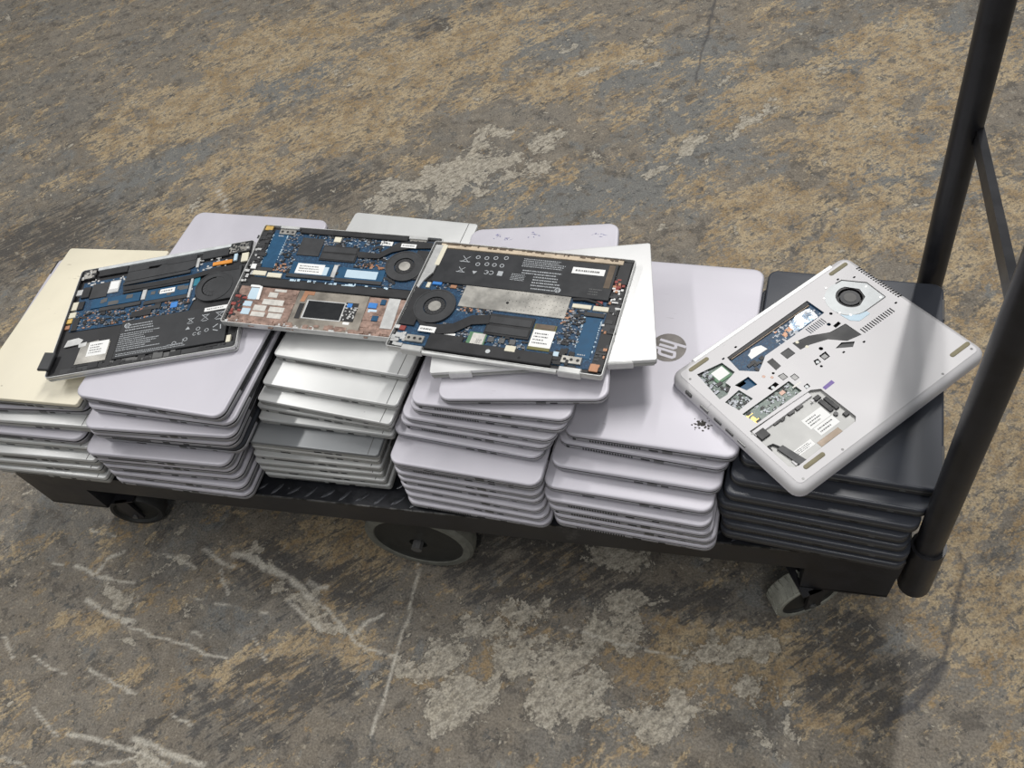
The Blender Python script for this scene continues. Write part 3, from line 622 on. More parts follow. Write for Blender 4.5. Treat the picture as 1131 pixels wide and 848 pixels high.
# laptops lying loose on the stacks
r40, l40 = closed_laptop('round', 'lavender silver closed laptop laid skew on the fourth stack, beneath the white laptop', None, place(.9638, .2437, .4383, .075), .2351, .330, .0165, 1, 2)
mb = MB()
for cx, cy in ((-.075, .147), (-.06, .140), (-.018, .146), (.085, .140)):
    for i in range(7):
        a, b = cx + random.gauss(0, .004), cy + random.gauss(0, .0025)
        mb.prism([(a, b), (a + random.uniform(.002, .008), b + random.uniform(-.003, .003)), (a + random.uniform(.001, .004), b + .0012)], .0159, .01625)
obj('pen_smudge', mb, M['pen'], r40, 'stuff', smooth=0)

def white_laptop():
    w, d, t = .3108, .2161, .0150
    root = thing('closed_laptop', 'white square cornered laptop with silver hinge blocks, under the right open laptop', 'laptop', place(.9832, .2306, .4550, math.radians(7.93)))
    obj('base', MB().slab(w, d, .004, [(0, .006), (.001, .003), (.004, .0005), (.0085, 0), (.009, .0004)]), M['silbase'], root)
    obj('screen_bezel', MB().slab(w, d, .004, [(.0088, .002), (.0098, .002)]), M['greyb'], root)
    obj('lid', MB().slab(w, d, .004, [(.0096, .0004), (.0099, 0), (.0144, 0), (.0148, .0003), (t, .001)]), M['white'], root, smooth=50)
    for x0, x1 in ((-.128, -.096), (.090, .124)):
        h = MB().box(x0, -d / 2 - .0022, .002, x1, -d / 2 + .008, .0145, .0015)
        obj('hinge_block', h, M['silver'], root, label='silver hinge block')
    obj('hinge_bar', MB().box(-w / 2 + .004, -d / 2 - .0008, .0035, w / 2 - .004, -d / 2 + .004, .0075), M['silbase'], root)
white_laptop()

# ------------------------------------------------------------------ opened laptops
U = 0.001
class Open:
    """opened machine; plan coordinates in millimetres about the middle of the case, heights in mm below (-) the rim"""
    def __init__(s, name, label, c, yaw, ry, rx, w, d, t):
        u = Vector((math.cos(yaw), math.sin(yaw), ry)).normalized(); v = Vector((-math.sin(yaw), math.cos(yaw), rx)); v = (v - u * v.dot(u)).normalized(); n = u.cross(v)
        b = Vector(c) - n * t
        mw = Matrix(((u.x, v.x, n.x, b.x), (u.y, v.y, n.y, b.y), (u.z, v.z, n.z, b.z), (0, 0, 0, 1)))
        s.root = thing(name, label, 'laptop', mw); s.w, s.d, s.t = w, d, t
        s.rng = random.Random(hash(label) % 1000 if False else len(label))
    def z(s, h): return s.t + h * U
    def box(s, name, m, r, h0, h1, parent=None, ch=.4, label=None):
        u0, u1 = sorted((r[0], r[2])); v0, v1 = sorted((r[1], r[3]))
        return obj(name, MB().box(u0 * U, v0 * U, s.z(h0), u1 * U, v1 * U, s.z(h1), ch * U), m, parent or s.root, label=label)
    def poly(s, name, m, pts, h0, h1, parent=None):
        return obj(name, MB().prism([(a * U, b * U) for a, b in pts], s.z(h0), s.z(h1)), m, parent or s.root, smooth=30)
    def chips(s, parent, regions, m, n, lo, hi, h0, hmin, hmax, name='small_components'):
        mb = MB()
        A = [max((abs((r[2] - r[0]) * (r[3] - r[1]))), 1) for r in regions]
        for i in range(n):
            r = s.rng.choices(regions, A)[0]
            u, v = s.rng.uniform(r[0], r[2]), s.rng.uniform(r[1], r[3])
            a, b = s.rng.uniform(lo, hi) / 2, s.rng.uniform(lo, hi) / 2
            if s.rng.random() < .4: a *= 1.9
            mb.box((u - a) * U, (v - b) * U, s.z(h0), (u + a) * U, (v + b) * U, s.z(h0 + s.rng.uniform(hmin, hmax)))
        return obj(name, mb, m, parent, 'stuff', smooth=0)
    def textlines(s, parent, r, rows, h, m, fill=.8, gap=.25, vert=False, name='printed_text'):
        """rows of tiny dashes: small print too fine to read"""
        mb = MB(); u0, v0, u1, v1 = r
        for k in range(rows):
            v = v1 - (k + .5) * (v1 - v0) / rows; hh = (v1 - v0) / rows * .20
            u = u0; end = u0 + (u1 - u0) * s.rng.uniform(fill, 1)
            while u < end:
                l = s.rng.uniform(.8, 2.6)
                mb.box(u * U, (v - hh) * U, s.z(h), min(u + l, end) * U, (v + hh) * U, s.z(h + .05)); u += l + s.rng.uniform(.4, 1.0) * (1 + gap)
        return obj(name, mb, m, parent, 'stuff', smooth=0)
    def sticker(s, r, h, m, parent=None, rows=2, ink=None):
        st = s.box('sticker', m, r, h, h + .15, parent, ch=0)
        if rows and (parent is None or parent is s.root):
            u0, u1 = sorted((r[0], r[2])); v0, v1 = sorted((r[1], r[3])); p = (u1 - u0) * .1; q = (v1 - v0) * .14
            s.textlines(st, (u0 + p, v0 + q, u1 - p, v1 - q), rows, h + .15, ink or M['inkd'], .6)
        return st
    def fan(s, cx, cy, R, hub, extra, mh, h0=-4.2, h1=-1.0, rotor=None, hubm=None):
        f = obj('fan', MB().ring(cx * U, cy * U, hub * 1.08 * U, R * U, s.z(h0), s.z(h1), 36), mh, s.root)
        if extra: s.box('fan_duct', mh, extra, h0, h1 - .3, f)
        obj('rotor', MB().prism(circ(cx * U, cy * U, hub * 1.0 * U, 24), s.z(h0), s.z(h1 - 1.0)), rotor or M['black'], f)
        obj('hub_cap', MB().prism(circ(cx * U, cy * U, hub * .60 * U, 20), s.z(h1 - 1.0), s.z(h1 - .5)), hubm or M['dkgrey'], f)
        bl = MB()
        for k in range(17):
            a = 2 * PI * k / 17; b = a + .16
            bl.prism([((cx + q * math.cos(t)) * U, (cy + q * math.sin(t)) * U) for q, t in ((hub * .62, a), (hub * .98, a + .25), (hub * .98, a + .34), (hub * .62, a + .12))], s.z(h1 - 1.0), s.z(h1 - .7))
        obj('fan_blades', bl, M['dkgrey'], f, 'stuff', smooth=0)
        obj('fan_rim', MB().ring(cx * U, cy * U, R * .93 * U, R * U, s.z(h1), s.z(h1 + .4), 36), mh, f)
        return f
    def case(s, m_out, rim=1.6, depth=5.6, r=5.0, lidm=None, lid_t=.0042, m_in=None, bottom_in=.004):
        w, d, t = s.w, s.d, s.t
        z0 = lid_t + .0006 if lidm else 0
        c = MB().slab(w, d, r * U, [(z0, .0012 if lidm else bottom_in), (z0 + .0012, .0003), (t - .0006, 0), (t, .0003), (t, rim * U), (t - .001, (rim + .1) * U), (t - depth * U, (rim + .1) * U)])
        o = obj('case', c, m_out, s.root)
        if lidm:
            obj('lid', MB().slab(w, d, r * U, [(0, .0025), (.0008, .0008), (lid_t - .0006, 0), (lid_t, .0004)]), lidm, s.root)
            obj('screen_bezel', MB().slab(w, d, r * U, [(lid_t - .0004, .0022), (z0 + .0004, .0022)]), M['gasket'], s.root)
        hw, hd = w / 2 - (rim + .3) * U, d / 2 - (rim + .3) * U
        obj('tray', MB().box(-hw, -hd, t - depth * U, hw, hd, t - depth * U + .0003), m_in or M['black'], s.root)
        return o

CH = lambda: None
# ---- A: left opened laptop, black tray, long battery near the viewer
def laptop_left():
    a = Open('open_laptop', 'opened black framed laptop showing printed battery, leftmost of the opened laptops', (.3378, .2087, .4628), math.radians(14.92), 0, 0, .3155, .2346, .0126)
    a.case(M['silver'], 1.2, 5.6, 7, M['silver'], m_in=M['black'])
    R = a.root
    hw, hd = a.w / 2 - .0013, a.d / 2 - .0013
    obj('inner_rim', MB().loft([[(x, y, z_) for x, y in rrect(a.w, a.d, .007, ins)] for z_, ins in ((a.z(-5.4), .0013), (a.z(-.35), .0013), (a.z(-.35), .0042), (a.z(-5.4), .0042))], False, False), M['black'], R)
    mb = a.poly('motherboard', M['pcb'], [(-146, -22), (-52, -24), (61, -21), (66, 2), (68, 55), (102, 64), (104, 86), (-115, 88), (-147, 88)], -5.2, -4.2)
    b = a.box('battery', M['batt'], (-49, -100, 136, -22), -5.0, -1.0, ch=.8)
    a.textlines(b, (-40, -46, 20, -30), 3, -1.0, M['ink'], .7)
    a.textlines(b, (-46, -86, 28, -48), 9, -1.0, M['ink'], .55)
    a.textlines(b, (-44, -97, 74, -90), 2, -1.0, M['ink'], .9)
    emblem(b, -.0385, -.0325, .0050, a.z(-1.0), 0, M['ink'], M['batt'], .0001, 'battery_mark')
    sy = MB()          # recycling and approval marks
    for cx, cy, q in ((72, -46, 5), (96, -44, 6), (120, -44, 7)):
        stroke(sy, [((cx - q) * U, (cy - q) * U), ((cx + q) * U, (cy + q) * U)], .9 * U, a.z(-1), a.z(-.93)); stroke(sy, [((cx - q) * U, (cy + q) * U), ((cx + q) * U, (cy - q) * U)], .9 * U, a.z(-1), a.z(-.93))
        sy.box((cx - q * .7) * U, (cy - q * 1.3) * U, a.z(-1), (cx + q * .7) * U, (cy - q * 1.1) * U, a.z(-.95)); sy.box((cx - q * .8) * U, (cy + q * .75) * U, a.z(-1), (cx + q * .8) * U, (cy + q * .95) * U, a.z(-.95))
    for cx, cy in ((88, -66), (103, -72), (70, -84), (52, -88)):
        sy.ring(cx * U, cy * U, 2.6 * U, 3.6 * U, a.z(-1), a.z(-.95), 16)
    for cx, cy in ((84, -76), (92, -76)):                         # C E
        stroke(sy, [((cx + 3 * math.cos(t)) * U, (cy + 3 * math.sin(t)) * U) for t in [PI * (.25 + .25 * k) for k in range(7)]], .9 * U, a.z(-1), a.z(-.95))
    sy.box(89.5 * U, -76.5 * U, a.z(-1), 92 * U, -75.5 * U, a.z(-.95))
    for k in range(3):
        t0 = PI / 2 + k * 2 * PI / 3
        stroke(sy, [((120 + 7 * math.cos(t0)) * U, (-70 + 7 * math.sin(t0)) * U), ((120 + 7 * math.cos(t0 + 1.3)) * U, (-70 + 7 * math.sin(t0 + 1.3)) * U)], 1.6 * U, a.z(-1), a.z(-.95))
    sy.prism([(66 * U, -64 * U), (74 * U, -64 * U), (70 * U, -58 * U)], a.z(-1), a.z(-.95))
    stroke(sy, [(40 * U, -90 * U), (66 * U, -90 * U), (66 * U, -82 * U)], .6 * U, a.z(-1), a.z(-.95))
    obj('printed_symbols', sy, M['ink'], b, 'stuff', smooth=0)
    a.sticker((92, -32, 134, -24), -1.0, M['whitep'], R, 1)
    bay = a.box('drive_bay', M['black'], (-119, -101, -51, -27), -5.2, -3.6)
    dr = a.poly('solid_state_drive', M['steel'], [(-114, -97), (-62, -97), (-62, -58), (-80, -58), (-84, -52), (-112, -56)], -3.6, -2.4)
    a.sticker((-98, -84, -64, -55), -2.4, M['whitep'], R, 4)
    a.poly('bracket', M['silver'], [(-143, -56), (-116, -54), (-112, -46), (-122, -40), (-140, -42)], -4.0, -2.6)
    a.poly('bracket', M['silver'], [(-116, -62), (-104, -60), (-104, -52), (-118, -54)], -3.4, -2.3)
    for r, lab in (((-119, 22, -32, 42), None), ((-21, 18, 52, 42), (3, 28, 29, 38))):
        ram = a.box('memory_module', M['pcbplain'], r, -3.6, -2.6, ch=.2)
        a.chips(ram, [(r[0] + 4, r[1] + 4, r[2] - 4, r[3] - 3)], M['inkd'], 6, 6, 9, -2.6, .2, .4, 'memory_chips')
        if lab: a.sticker(lab, -2.3, M['whitep'], R, 1)
    a.box('memory_slot', M['dkgrey'], (-101, 12, -28, 20), -4.2, -2.0)
    a.box('memory_slot', M['dkgrey'], (-22, 9, 55, 17), -4.2, -2.0)
    a.box('bracket', M['silver'], (-29, 22, -22, 44), -4, -1.6)
    reg = [(-140, -20, -48, 18), (-46, -20, 60, 8)]
    a.chips(mb, reg, M['chipg'], 225, 0.9, 2.8, -4.2, .5, 1.6)
    a.chips(mb, reg, M['copper'], 60, 1.2, 2.8, -4.2, .5, 1.4)
    a.chips(mb, reg, M['black'], 110, 1.5, 5.5, -4.2, .5, 1.8)
    a.chips(mb, reg, M['pcbplain'], 60, 2, 6, -4.2, .2, .5)
    a.chips(mb, [(-140, 78, -60, 92), (60, 66, 120, 92), (54, 2, 68, 30)], M['silver'], 60, 1.2, 4, -4.2, .5, 1.8)
    a.box('connector', M['black'], (-39, -15, -4, -2), -4.2, -1.8); a.box('connector', M['dkgrey'], (-20, -4, 10, 4), -4.2, -2.0)
    a.box('connector', M['bluec'], (28, -8, 40, 4), -4.2, -2.4)
    a.box('wireless_card', M['silver'], (-96, 52, -77, 80), -4.0, -2.2)
    a.sticker((-94, 60, -79, 77), -2.2, M['whitep'], R, 0)
    a.box('cover_plate', M['dkgrey'], (-128, 46, -97, 80), -4.2, -2.6)
    a.poly('heat_sink', M['dkgrey'], [(-69, 72), (43, 74), (65, 84), (61, 96), (-6, 98), (-14, 92), (-67, 96)], -3.6, -1.8)
    a.poly('heat_pipe', M['black'], [(-68, 60), (2, 58), (56, 59), (99, 67), (136, 64), (138, 53), (101, 55), (58, 50), (4, 48), (-66, 50)], -2.2, -.9)
    a.poly('heat_pipe', M['dkgrey'], [(-70, 70), (50, 72), (50, 66), (-70, 63)], -2.2, -1.1)
    a.box('heat_pipe', M['black'], (-66, 44, 52, 49), -3.0, -1.6)
    a.fan(99, 23, 32, 19.5, (100, -9, 142, 62), M['dkgrey'], rotor=M['dkgrey'], hubm=M['dkgrey'])
    a.box('speaker_bar', M['black'], (-123, 96, -70, 110), -4, -1.2); a.box('speaker_bar', M['dkgrey'], (66, 92, 113, 110), -4, -1.0)
    a.poly('antenna_cover', M['dkgrey'], [(-68, 94), (-30, 94), (-30, 98), (4, 98), (4, 95), (56, 95), (56, 107), (-68, 107)], -4, -1.3)
    a.box('hinge_strip', M['bright'], (-126, 110, 116, 116.2), -5, .1, label='white silver hinge strip')
    a.box('hinge', M['dkgrey'], (-152, 94, -129, 115), -4.5, -.4); a.box('hinge', M['dkgrey'], (116, 93, 152, 115), -4.5, -.4)
    for q in ((-150, 98), (-138, 108), (122, 98), (136, 108), (147, 100)): a.poly('screw', M['silver'], circ(q[0], q[1], 2, 8), -.6, -.1)
    a.chips(R, [(-150, 95, -131, 113), (117, 94, 150, 113)], M['steel'], 46, 2, 7, -.5, .1, .4, 'hinge_pieces'); a.chips(R, [(-150, 95, -131, 113), (117, 94, 150, 113)], M['black'], 34, 2, 6, -.5, .1, .45, 'hinge_pieces'); a.box('bracket', M['creamc'], (138, 70, 150, 90), -4, -1.2)
    a.box('port', M['silver'], (-155, 58, -143, 71), -5, -1.6); a.box('port', M['black'], (-143, 50, -129, 74), -5, -1.0)
    a.box('port', M['creamc'], (-155, 25, -144, 43), -5, -1.8); a.box('port', M['black'], (-143, 24, -133, 42), -5, -1.6)
    a.box('port', M['creamc'], (-154, 8, -142, 20), -5, -2.0); a.box('audio_jack', M['gold'], (-155, -4, -145, 6), -5, -2.0)
    a.box('port', M['copper'], (-155, -16, -146, -8), -5, -2.4); a.box('port', M['black'], (-142, -22, -132, 6), -5, -2.2)
    a.box('ribbon_cable', M['orange'], (88, 72, 122, 80), -3, -1.2); a.box('bracket', M['silver'], (58, 75, 63, 97), -3, -.8); a.box('bracket', M['silver'], (55, 8, 59, 58), -4, -1.2)
    a.box('daughter_board', M['teal'], (60, 34, 70, 56), -4.2, -3); a.box('bracket', M['bluelab'], (124, 76, 130, 92), -4, -1.4)
    a.box('palm_rest_rail', M['dkgrey'], (-135, -113, 152, -103), -5, -2.0)
    a.chips(R, [(-130, -112, 146, -104)], M['black'], 36, 3, 12, -2.0, .3, 1.0, 'rail_clips'); a.chips(R, [(-60, -111, 80, -105)], M['portg'], 10, 3, 14, -2.0, .3, .9, 'rail_slots')
    a.box('latch', M['creamc'], (139, -104, 146, -90), -4, -.8)
    # speaker module that has come loose and pokes out of the front left corner
    s = obj('loose_speaker', MB().box(-.009, -.017, -.0025, .009, .017, .0025, .0012), M['dkgrey'], R)
    s.matrix_local = Matrix.Translation((-.1590, -.0860, a.t + .0035)) @ Matrix.Rotation(-.10, 4, 'Z') @ Matrix.Rotation(.18, 4, 'Y')
laptop_left()

# ---- B: middle opened laptop, keyboard tray nearest the viewer
def laptop_middle():
    a = Open('open_laptop', 'opened laptop with steel palm plate and black touchpad back, middle of three opened', (.6378, .2758, .4658), .0138, -.1028, .0271, .308, .2057, .0118)
    a.case(M['silver'], 1.3, 5.4, 4, None, m_in=M['black'])
    R = a.root
    mb = a.box('motherboard', M['pcb'], (-134, -6, 150, 96), -5.1, -4.2)
    a.box('blank_drive_slot', M['pcbplain'], (-132, 14, -109, 88), -4.2, -3.7, label='empty plain blue drive slot')
    a.textlines(mb, (-124, 80, -114, 86), 1, -3.7, M['ink']); a.chips(mb, [(-133.4, 15, -132.6, 87), (-108.4, 15, -107.6, 87)], M['bluelab'], 60, .7, 1.6, -4.2, .4, .8, 'slot_pads')
    a.box('connector', M['dkgrey'], (-135, 6, -108, 13), -4.2, -2.4)
    a.box('speaker_bar', M['black'], (-88, 91, 97, 101), -4.5, -.4, ch=1)
    a.box('hinge_tongue', M['silver'], (-124, 97, -91, 102), -4, .4); a.box('hinge_tongue', M['silver'], (98, 96, 129, 102), -4, .4)
    for x0 in (-124, 100):
        h = a.box('hinge', M['steel'], (x0, 86, x0 + 28, 96), -4.4, -1.6)
        for k in range(3): a.poly('screw', M['black'], circ(x0 + 5 + 9 * k, 91, 2.2, 10), -1.6, -1.2, h)
    a.box('processor_shield', M['dkgrey'], (-80, 45, -42, 83), -4.2, -2.6)
    hs = a.box('heat_sink', M['black'], (-39, 38, 22, 70), -4.2, -2.4)
    for k in range(2): a.box('heat_sink_bar', M['dkgrey'], (-37, 40 + 15 * k, 20, 52 + 15 * k), -2.4, -1.5, hs, .6)
    a.poly('heat_pipe', M['black'], [(18, 61), (57, 60), (82, 86), (104, 92), (140, 92), (140, 80), (104, 76), (77, 65), (60, 50), (25, 48)], -2.6, -.9)
    a.fan(105, 39, 31, 15.5, None, M['dkgrey'], rotor=M['black'], hubm=M['steel'])
    a.box('fan_duct', M['black'], (118, 14, 146, 74), -4.2, -1.4)
    a.sticker((89, 77, 114, 85), -.8, M['whitep'], R, 1); a.sticker((53, 80, 73, 89), -3.4, M['whitep'], R, 1)
    for r, lr, m in (((-79, 3, -10, 30), (-70, 7, -24, 28), M['whitep']), ((1, 1, 77, 27), (14, 7, 66, 23), M['bluelab'])):
        a.box('memory_module', M['pcbplain'], r, -3.8, -2.8, ch=.2)
        a.sticker(lr, -2.8, m, R, 3 if m is M['whitep'] else 0)
    a.box('sticker', M['bluelab'], (-24, 7, -16, 24), -2.8, -2.6)
    a.box('memory_slot', M['dkgrey'], (-82, -2, -6, 5), -4.2, -1.8); a.box('memory_slot', M['dkgrey'], (0, -3, 77, 4), -4.2, -1.8)
    a.box('bracket', M['silver'], (-9, 4, -2, 30), -4, -2)
    reg = [(-106, 6, -80, 90), (-80, 84, 90, 92), (24, 28, 76, 62), (30, 62, 60, 92), (-44, 70, 30, 90), (-8, 0, 0, 34), (78, -6, 96, 26)]
    a.chips(mb, reg, M['chipg'], 255, 0.9, 2.8, -4.2, .5, 1.5); a.chips(mb, reg, M['black'], 130, 1.5, 5.5, -4.2, .5, 1.6)
    a.chips(mb, reg, M['bluelab'], 46, 0.8, 1.8, -4.2, .5, 1.2); a.chips(mb, [(28, 28, 72, 40), (-108, 8, -84, 26)], M['copper'], 34, 1.5, 4, -4.2, .5, 1.6)
    a.chips(mb, [(-72, -11, 90, -6)], M['bluelab'], 26, 1.5, 5, -4.6, .6, 1.4, 'connector_row')
    a.box('connector', M['creamc'], (-139, -4, -116, 5), -4.4, -2.0); a.box('connector', M['creamc'], (-113, -6, -89, 3), -4.4, -2.0)
    a.box('connector', M['creamc'], (-26, 78, -14, 89), -4.2, -1.6)
    a.box('rubber_gasket_band', M['black'], (-116, -25, 132, -10), -5, -2.0, ch=1)
    a.box('keyboard_tray', M['pinkm'], (-148, -100, -50, -26), -5.3, -4.6)
    a.box('keyboard_tray', M['pinkm'], (66, -100, 148, -26), -5.3, -4.6)
    for r in ((-130, -52, -115, -29), (-113, -73, -92, -62), (-87, -73, -62, -63), (-113, -84, -90, -75), (-85, -85, -62, -75), (-97, -45, -82, -35), (-102, -60, -67, -49), (-90, -33, -70, -28), (-132, -66, -118, -56), (-130, -82, -116, -70)):
        a.box('key_plate', M['cell'] if r[0] > -115 else M['bluelab'], r, -4.6, -3.9, ch=.3)
    a.poly('bracket', M['whitep'], [(-112, -26), (-118, -24), (-132, -24), (-132, -28), (-116, -28), (-114, -52), (-109, -52)], -4.2, -3.2)
    a.chips(R, [(-74, -60, -52, -30)], M['pinkm'], 16, 5, 9, -4.6, .3, .7, 'bare_key_plates'); a.chips(R, [(68, -94, 96, -52)], M['pinkm'], 26, 5, 9, -4.6, .3, .9, 'bare_key_plates')
    pp = a.box('palm_plate', M['bronze'], (-49, -99, 66, -26), -5.0, -3.6)
    a.box('touchpad_back', M['glass'], (-28, -78, 31, -45), -3.6, -2.6, label='black touchpad back'); a.box('touchpad_frame', M['silver'], (-31, -80, 33, -43), -3.6, -3.0)
    tb = a.box('touchpad_board', M['black'], (33, -78, 53, -42), -3.6, -2.8); a.chips(tb, [(34, -76, 52, -44)], M['silver'], 30, 1.2, 2.8, -2.8, .3, .7)
    a.box('connector', M['bluec'], (36, -52, 44, -44), -2.8, -1.8); a.box('sticker', M['whitep'], (38, -84, 48, -79), -3.6, -3.4)
    a.poly('ribbon_cable', M['copper'], [(-42, -48), (-35, -48), (-33, -34), (-23, -34), (-23, -27), (-40, -27)], -3.6, -3.0)
    a.box('ribbon_cable', M['black'], (-41, -81, -33, -51), -3.6, -2.9)
    a.box('side_plate', M['silver'], (97, -84, 116, -26), -4.6, -3.4)
    a.box('connector', M['bluec'], (68, -48, 82, -38), -4.4, -3.0); a.box('connector', M['pcbplain'], (86, -40, 94, -30), -4.4, -3.0); a.box('connector', M['pcbplain'], (80, -72, 90, -62), -4.4, -3.0); a.box('sticker', M['bluelab'], (70, -56, 84, -50), -4.4, -4.0)
    a.box('side_rail', M['black'], (-152, 12, -134, 92), -5, -2.6); a.chips(R, [(-152, 14, -136, 90)], M['dkgrey'], 30, 3, 8, -2.6, .3, 1.2, 'port_shells'); a.chips(R, [(-152, -30, -138, 60)], M['silver'], 14, 2, 5, -2.8, .5, 1.5, 'port_shells')
    a.box('bracket', M['whitep'], (-146, 8, -137, 18), -4, -1.8); a.box('corner_cap', M['gold'], (-151, 92, -138, 101), -4, -1.5)
    a.chips(R, [(-148, -84, -130, -48)], M['red'], 14, 2, 6, -4.6, .6, 2.0, 'red_cables'); a.chips(R, [(-150, -90, -132, -40)], M['black'], 24, 3, 8, -4.6, .6, 1.8, 'cable_clips')
    a.chips(R, [(-148, -101, 146, -92)], M['pinkm'], 60, 3, 9, -4.8, .8, 2.4, 'front_rib_clips'); a.chips(R, [(-148, -101, 146, -94)], M['silver'], 34, 2, 6, -4.8, .8, 2.4, 'front_rib_clips')
laptop_middle()

# ---- C: right opened laptop on the white one, hinge edge nearest the viewer
def laptop_right():
    a = Open('open_laptop', 'opened silver laptop with round fan and perforated steel shield, on the white laptop', (.9392, .2249, .4822), math.radians(-6.06), 0, 0, .3163, .2097, .0116)
    a.case(M['silver'], 1.3, 5.4, 4, None, m_in=M['black'])
    R = a.root
    mb = a.box('motherboard', M['pcb'], (-152, -94, 150, 24), -5.1, -4.2)
    a.box('tape_strip', M['tan'], (-146, 94, 141, 102), -4.6, -1.6, label='tan tape along the far edge')
    a.chips(R, [(-146, 101.2, 150, 102.8)], M['brown'], 40, 1.5, 7, -2.0, .3, 1.2, 'torn_tape_edge')
    b = a.box('battery', M['batt'], (-136, 24, 136, 92), -5.0, -1.0, ch=.8)
    a.textlines(b, (-6, 70, 62, 88), 5, -1.0, M['ink'], .8); a.textlines(b, (-2, 56, 20, 66), 2, -1.0, M['ink'], .9); a.textlines(b, (18, 34, 64, 66), 6, -1.0, M['ink'], .5); a.textlines(b, (-16, 42, 6, 56), 5, -1.0, M['ink'], .9); a.textlines(b, (20, 28, 56, 33), 1, -1.0, M['ink'], .95)
    a.textlines(b, (104, 30, 126, 44), 3, -1.0, M['inkd'], .6)
    emblem(b, .060, .0325, .0045, a.z(-1.0), PI, M['ink'], M['batt'], .0001, 'battery_mark')
    sy = MB()
    for cx, cy, q in ((-96, 74, 6), (-96, 52, 5)):
        stroke(sy, [((cx - q) * U, (cy - q) * U), ((cx + q) * U, (cy + q) * U)], .9 * U, a.z(-1), a.z(-.93)); stroke(sy, [((cx - q) * U, (cy + q) * U), ((cx + q) * U, (cy - q) * U)], .9 * U, a.z(-1), a.z(-.93))
        sy.box((cx - q * 1.4) * U, (cy - q * .95) * U, a.z(-1), (cx + q * 1.4) * U, (cy - q * .75) * U, a.z(-.95))
    for cx, cy in ((-78, 80), (-64, 80), (-50, 82), (-60, 68), (-48, 68), (-36, 68), (-74, 66), (-34, 84)): sy.ring(cx * U, cy * U, 2.4 * U, 3.6 * U, a.z(-1), a.z(-.95), 16)
    for cx, cy in ((-56, 52), (-48, 52)): stroke(sy, [((cx + 3.4 * math.cos(t)) * U, (cy + 3.4 * math.sin(t)) * U) for t in [PI * (-.75 + .25 * k) for k in range(7)]], 1.1 * U, a.z(-1), a.z(-.95))
    sy.box(-55.6 * U, 51.5 * U, a.z(-1), -53 * U, 52.6 * U, a.z(-.94))
    sy.box(-38 * U, 48 * U, a.z(-1), -30 * U, 57 * U, a.z(-.95)); sy.prism([(-78 * U, 52 * U), (-70 * U, 52 * U), (-74 * U, 46 * U)], a.z(-1), a.z(-.95))
    obj('printed_symbols', sy, M['ink'], b, 'stuff', smooth=0)
    a.sticker((71, 68, 119, 80), -1.0, M['whitep'], R, 1); a.box('foil_strip', M['brown'], (123, 46, 132, 90), -1.0, -.7)
    a.box('foil_tape', M['silver'], (-154, 40, -138, 98), -4, -.9); a.box('foil_tape', M['creamc'], (-142, 56, -134, 99), -4, -.7)
    a.poly('foil_tape', M['silver'], [(-154, 40), (-154, 12), (-150, 8), (-147, 24), (-139, 40)], -4, -1.1)
    sh = a.box('steel_shield', M['steel'], (-78, -16, 83, 26), -4.0, -2.2, label='perforated bare steel shield')
    hol = MB()
    for i in range(17):
        for j in range(5):
            if i < 6 and j % 2: continue
            hol.prism(circ((-10 + i * 5.4) * U, (-11 + j * 7.4 + (i % 2) * 1.5) * U, .55 * U, 6), a.z(-2.2), a.z(-2.12))
    hol.prism(circ(-6 * U, 0, 2.3 * U, 12), a.z(-2.2), a.z(-2.1))
    obj('shield_holes', hol, M['port'], sh, 'stuff', smooth=0)
    a.fan(-112, -22, 32, 16, None, M['dkgrey'], rotor=M['black'], hubm=M['steel'])
    a.box('fan_duct', M['black'], (-154, -62, -130, 8), -4.4, -1.3)
    a.poly('heat_pipe', M['black'], [(-132, -48), (-112, -56), (-90, -54), (-73, -50), (-50, -31), (-24, -26), (-20, -42), (-45, -47), (-66, -66), (-87, -71), (-112, -68)], -2.8, -1.0)
    hs = a.box('heat_sink', M['black'], (-24, -60, 43, -22), -4.2, -2.2)
    for k in range(2): a.box('heat_sink_bar', M['dkgrey'], (-22, -57 + 17 * k, 41, -44 + 17 * k), -2.2, -1.2, hs, .6)
    a.sticker((-120, -71, -94, -61), -.9, M['whitep'], R, 1); a.sticker((-80, -75, -63, -66), -3.0, M['whitep'], R, 0)
    wc = a.box('wireless_card', mat('green_board', (.10, .22, .12)), (-44, -82, -17, -58), -4.0, -3.0); a.box('card_shield', M['cell'], (-38, -80, -19, -60), -3.0, -2.2, wc); a.textlines(wc, (-30, -78, -21, -70), 3, -2.2, M['inkd'])
    sd = a.box('solid_state_drive', mat('olive_board', (.16, .15, .05)), (45, -75, 77, -30), -3.8, -2.9); a.box('drive_foil', M['brown'], (47, -39, 75, -30), -2.9, -2.3, sd)
    a.sticker((46, -70, 77, -40), -2.9, M['whitep'], R, 4)
    a.box('connector', M['creamc'], (88, 6, 115, 13), -4.2, -1.8); a.box('connector', M['creamc'], (118, 5, 140, 13), -4.2, -1.8)
    obj('cable', MB().tube([(.086, .020, a.z(-2.2)), (.104, .0215, a.z(-1.4)), (.122, .0185, a.z(-2.2)), (.130, .014, a.z(-2.6))], .0022, 8), M['black'], R)
    a.box('connector', M['red'], (120, 15, 129, 22), -4, -1.4)
    bl = a.box('blank_drive_slot', M['pcbplain'], (111, -78, 134, -7), -4.2, -3.6, label='empty plain blue drive slot'); a.textlines(bl, (116, -75, 127, -70), 1, -3.6, M['ink']); a.chips(mb, [(109.6, -78, 110.4, -8), (134.6, -78, 135.4, -8)], M['bluelab'], 60, .7, 1.6, -4.2, .4, .8, 'slot_pads')
    a.box('connector', M['dkgrey'], (108, -6, 137, 1), -4.2, -2.2)
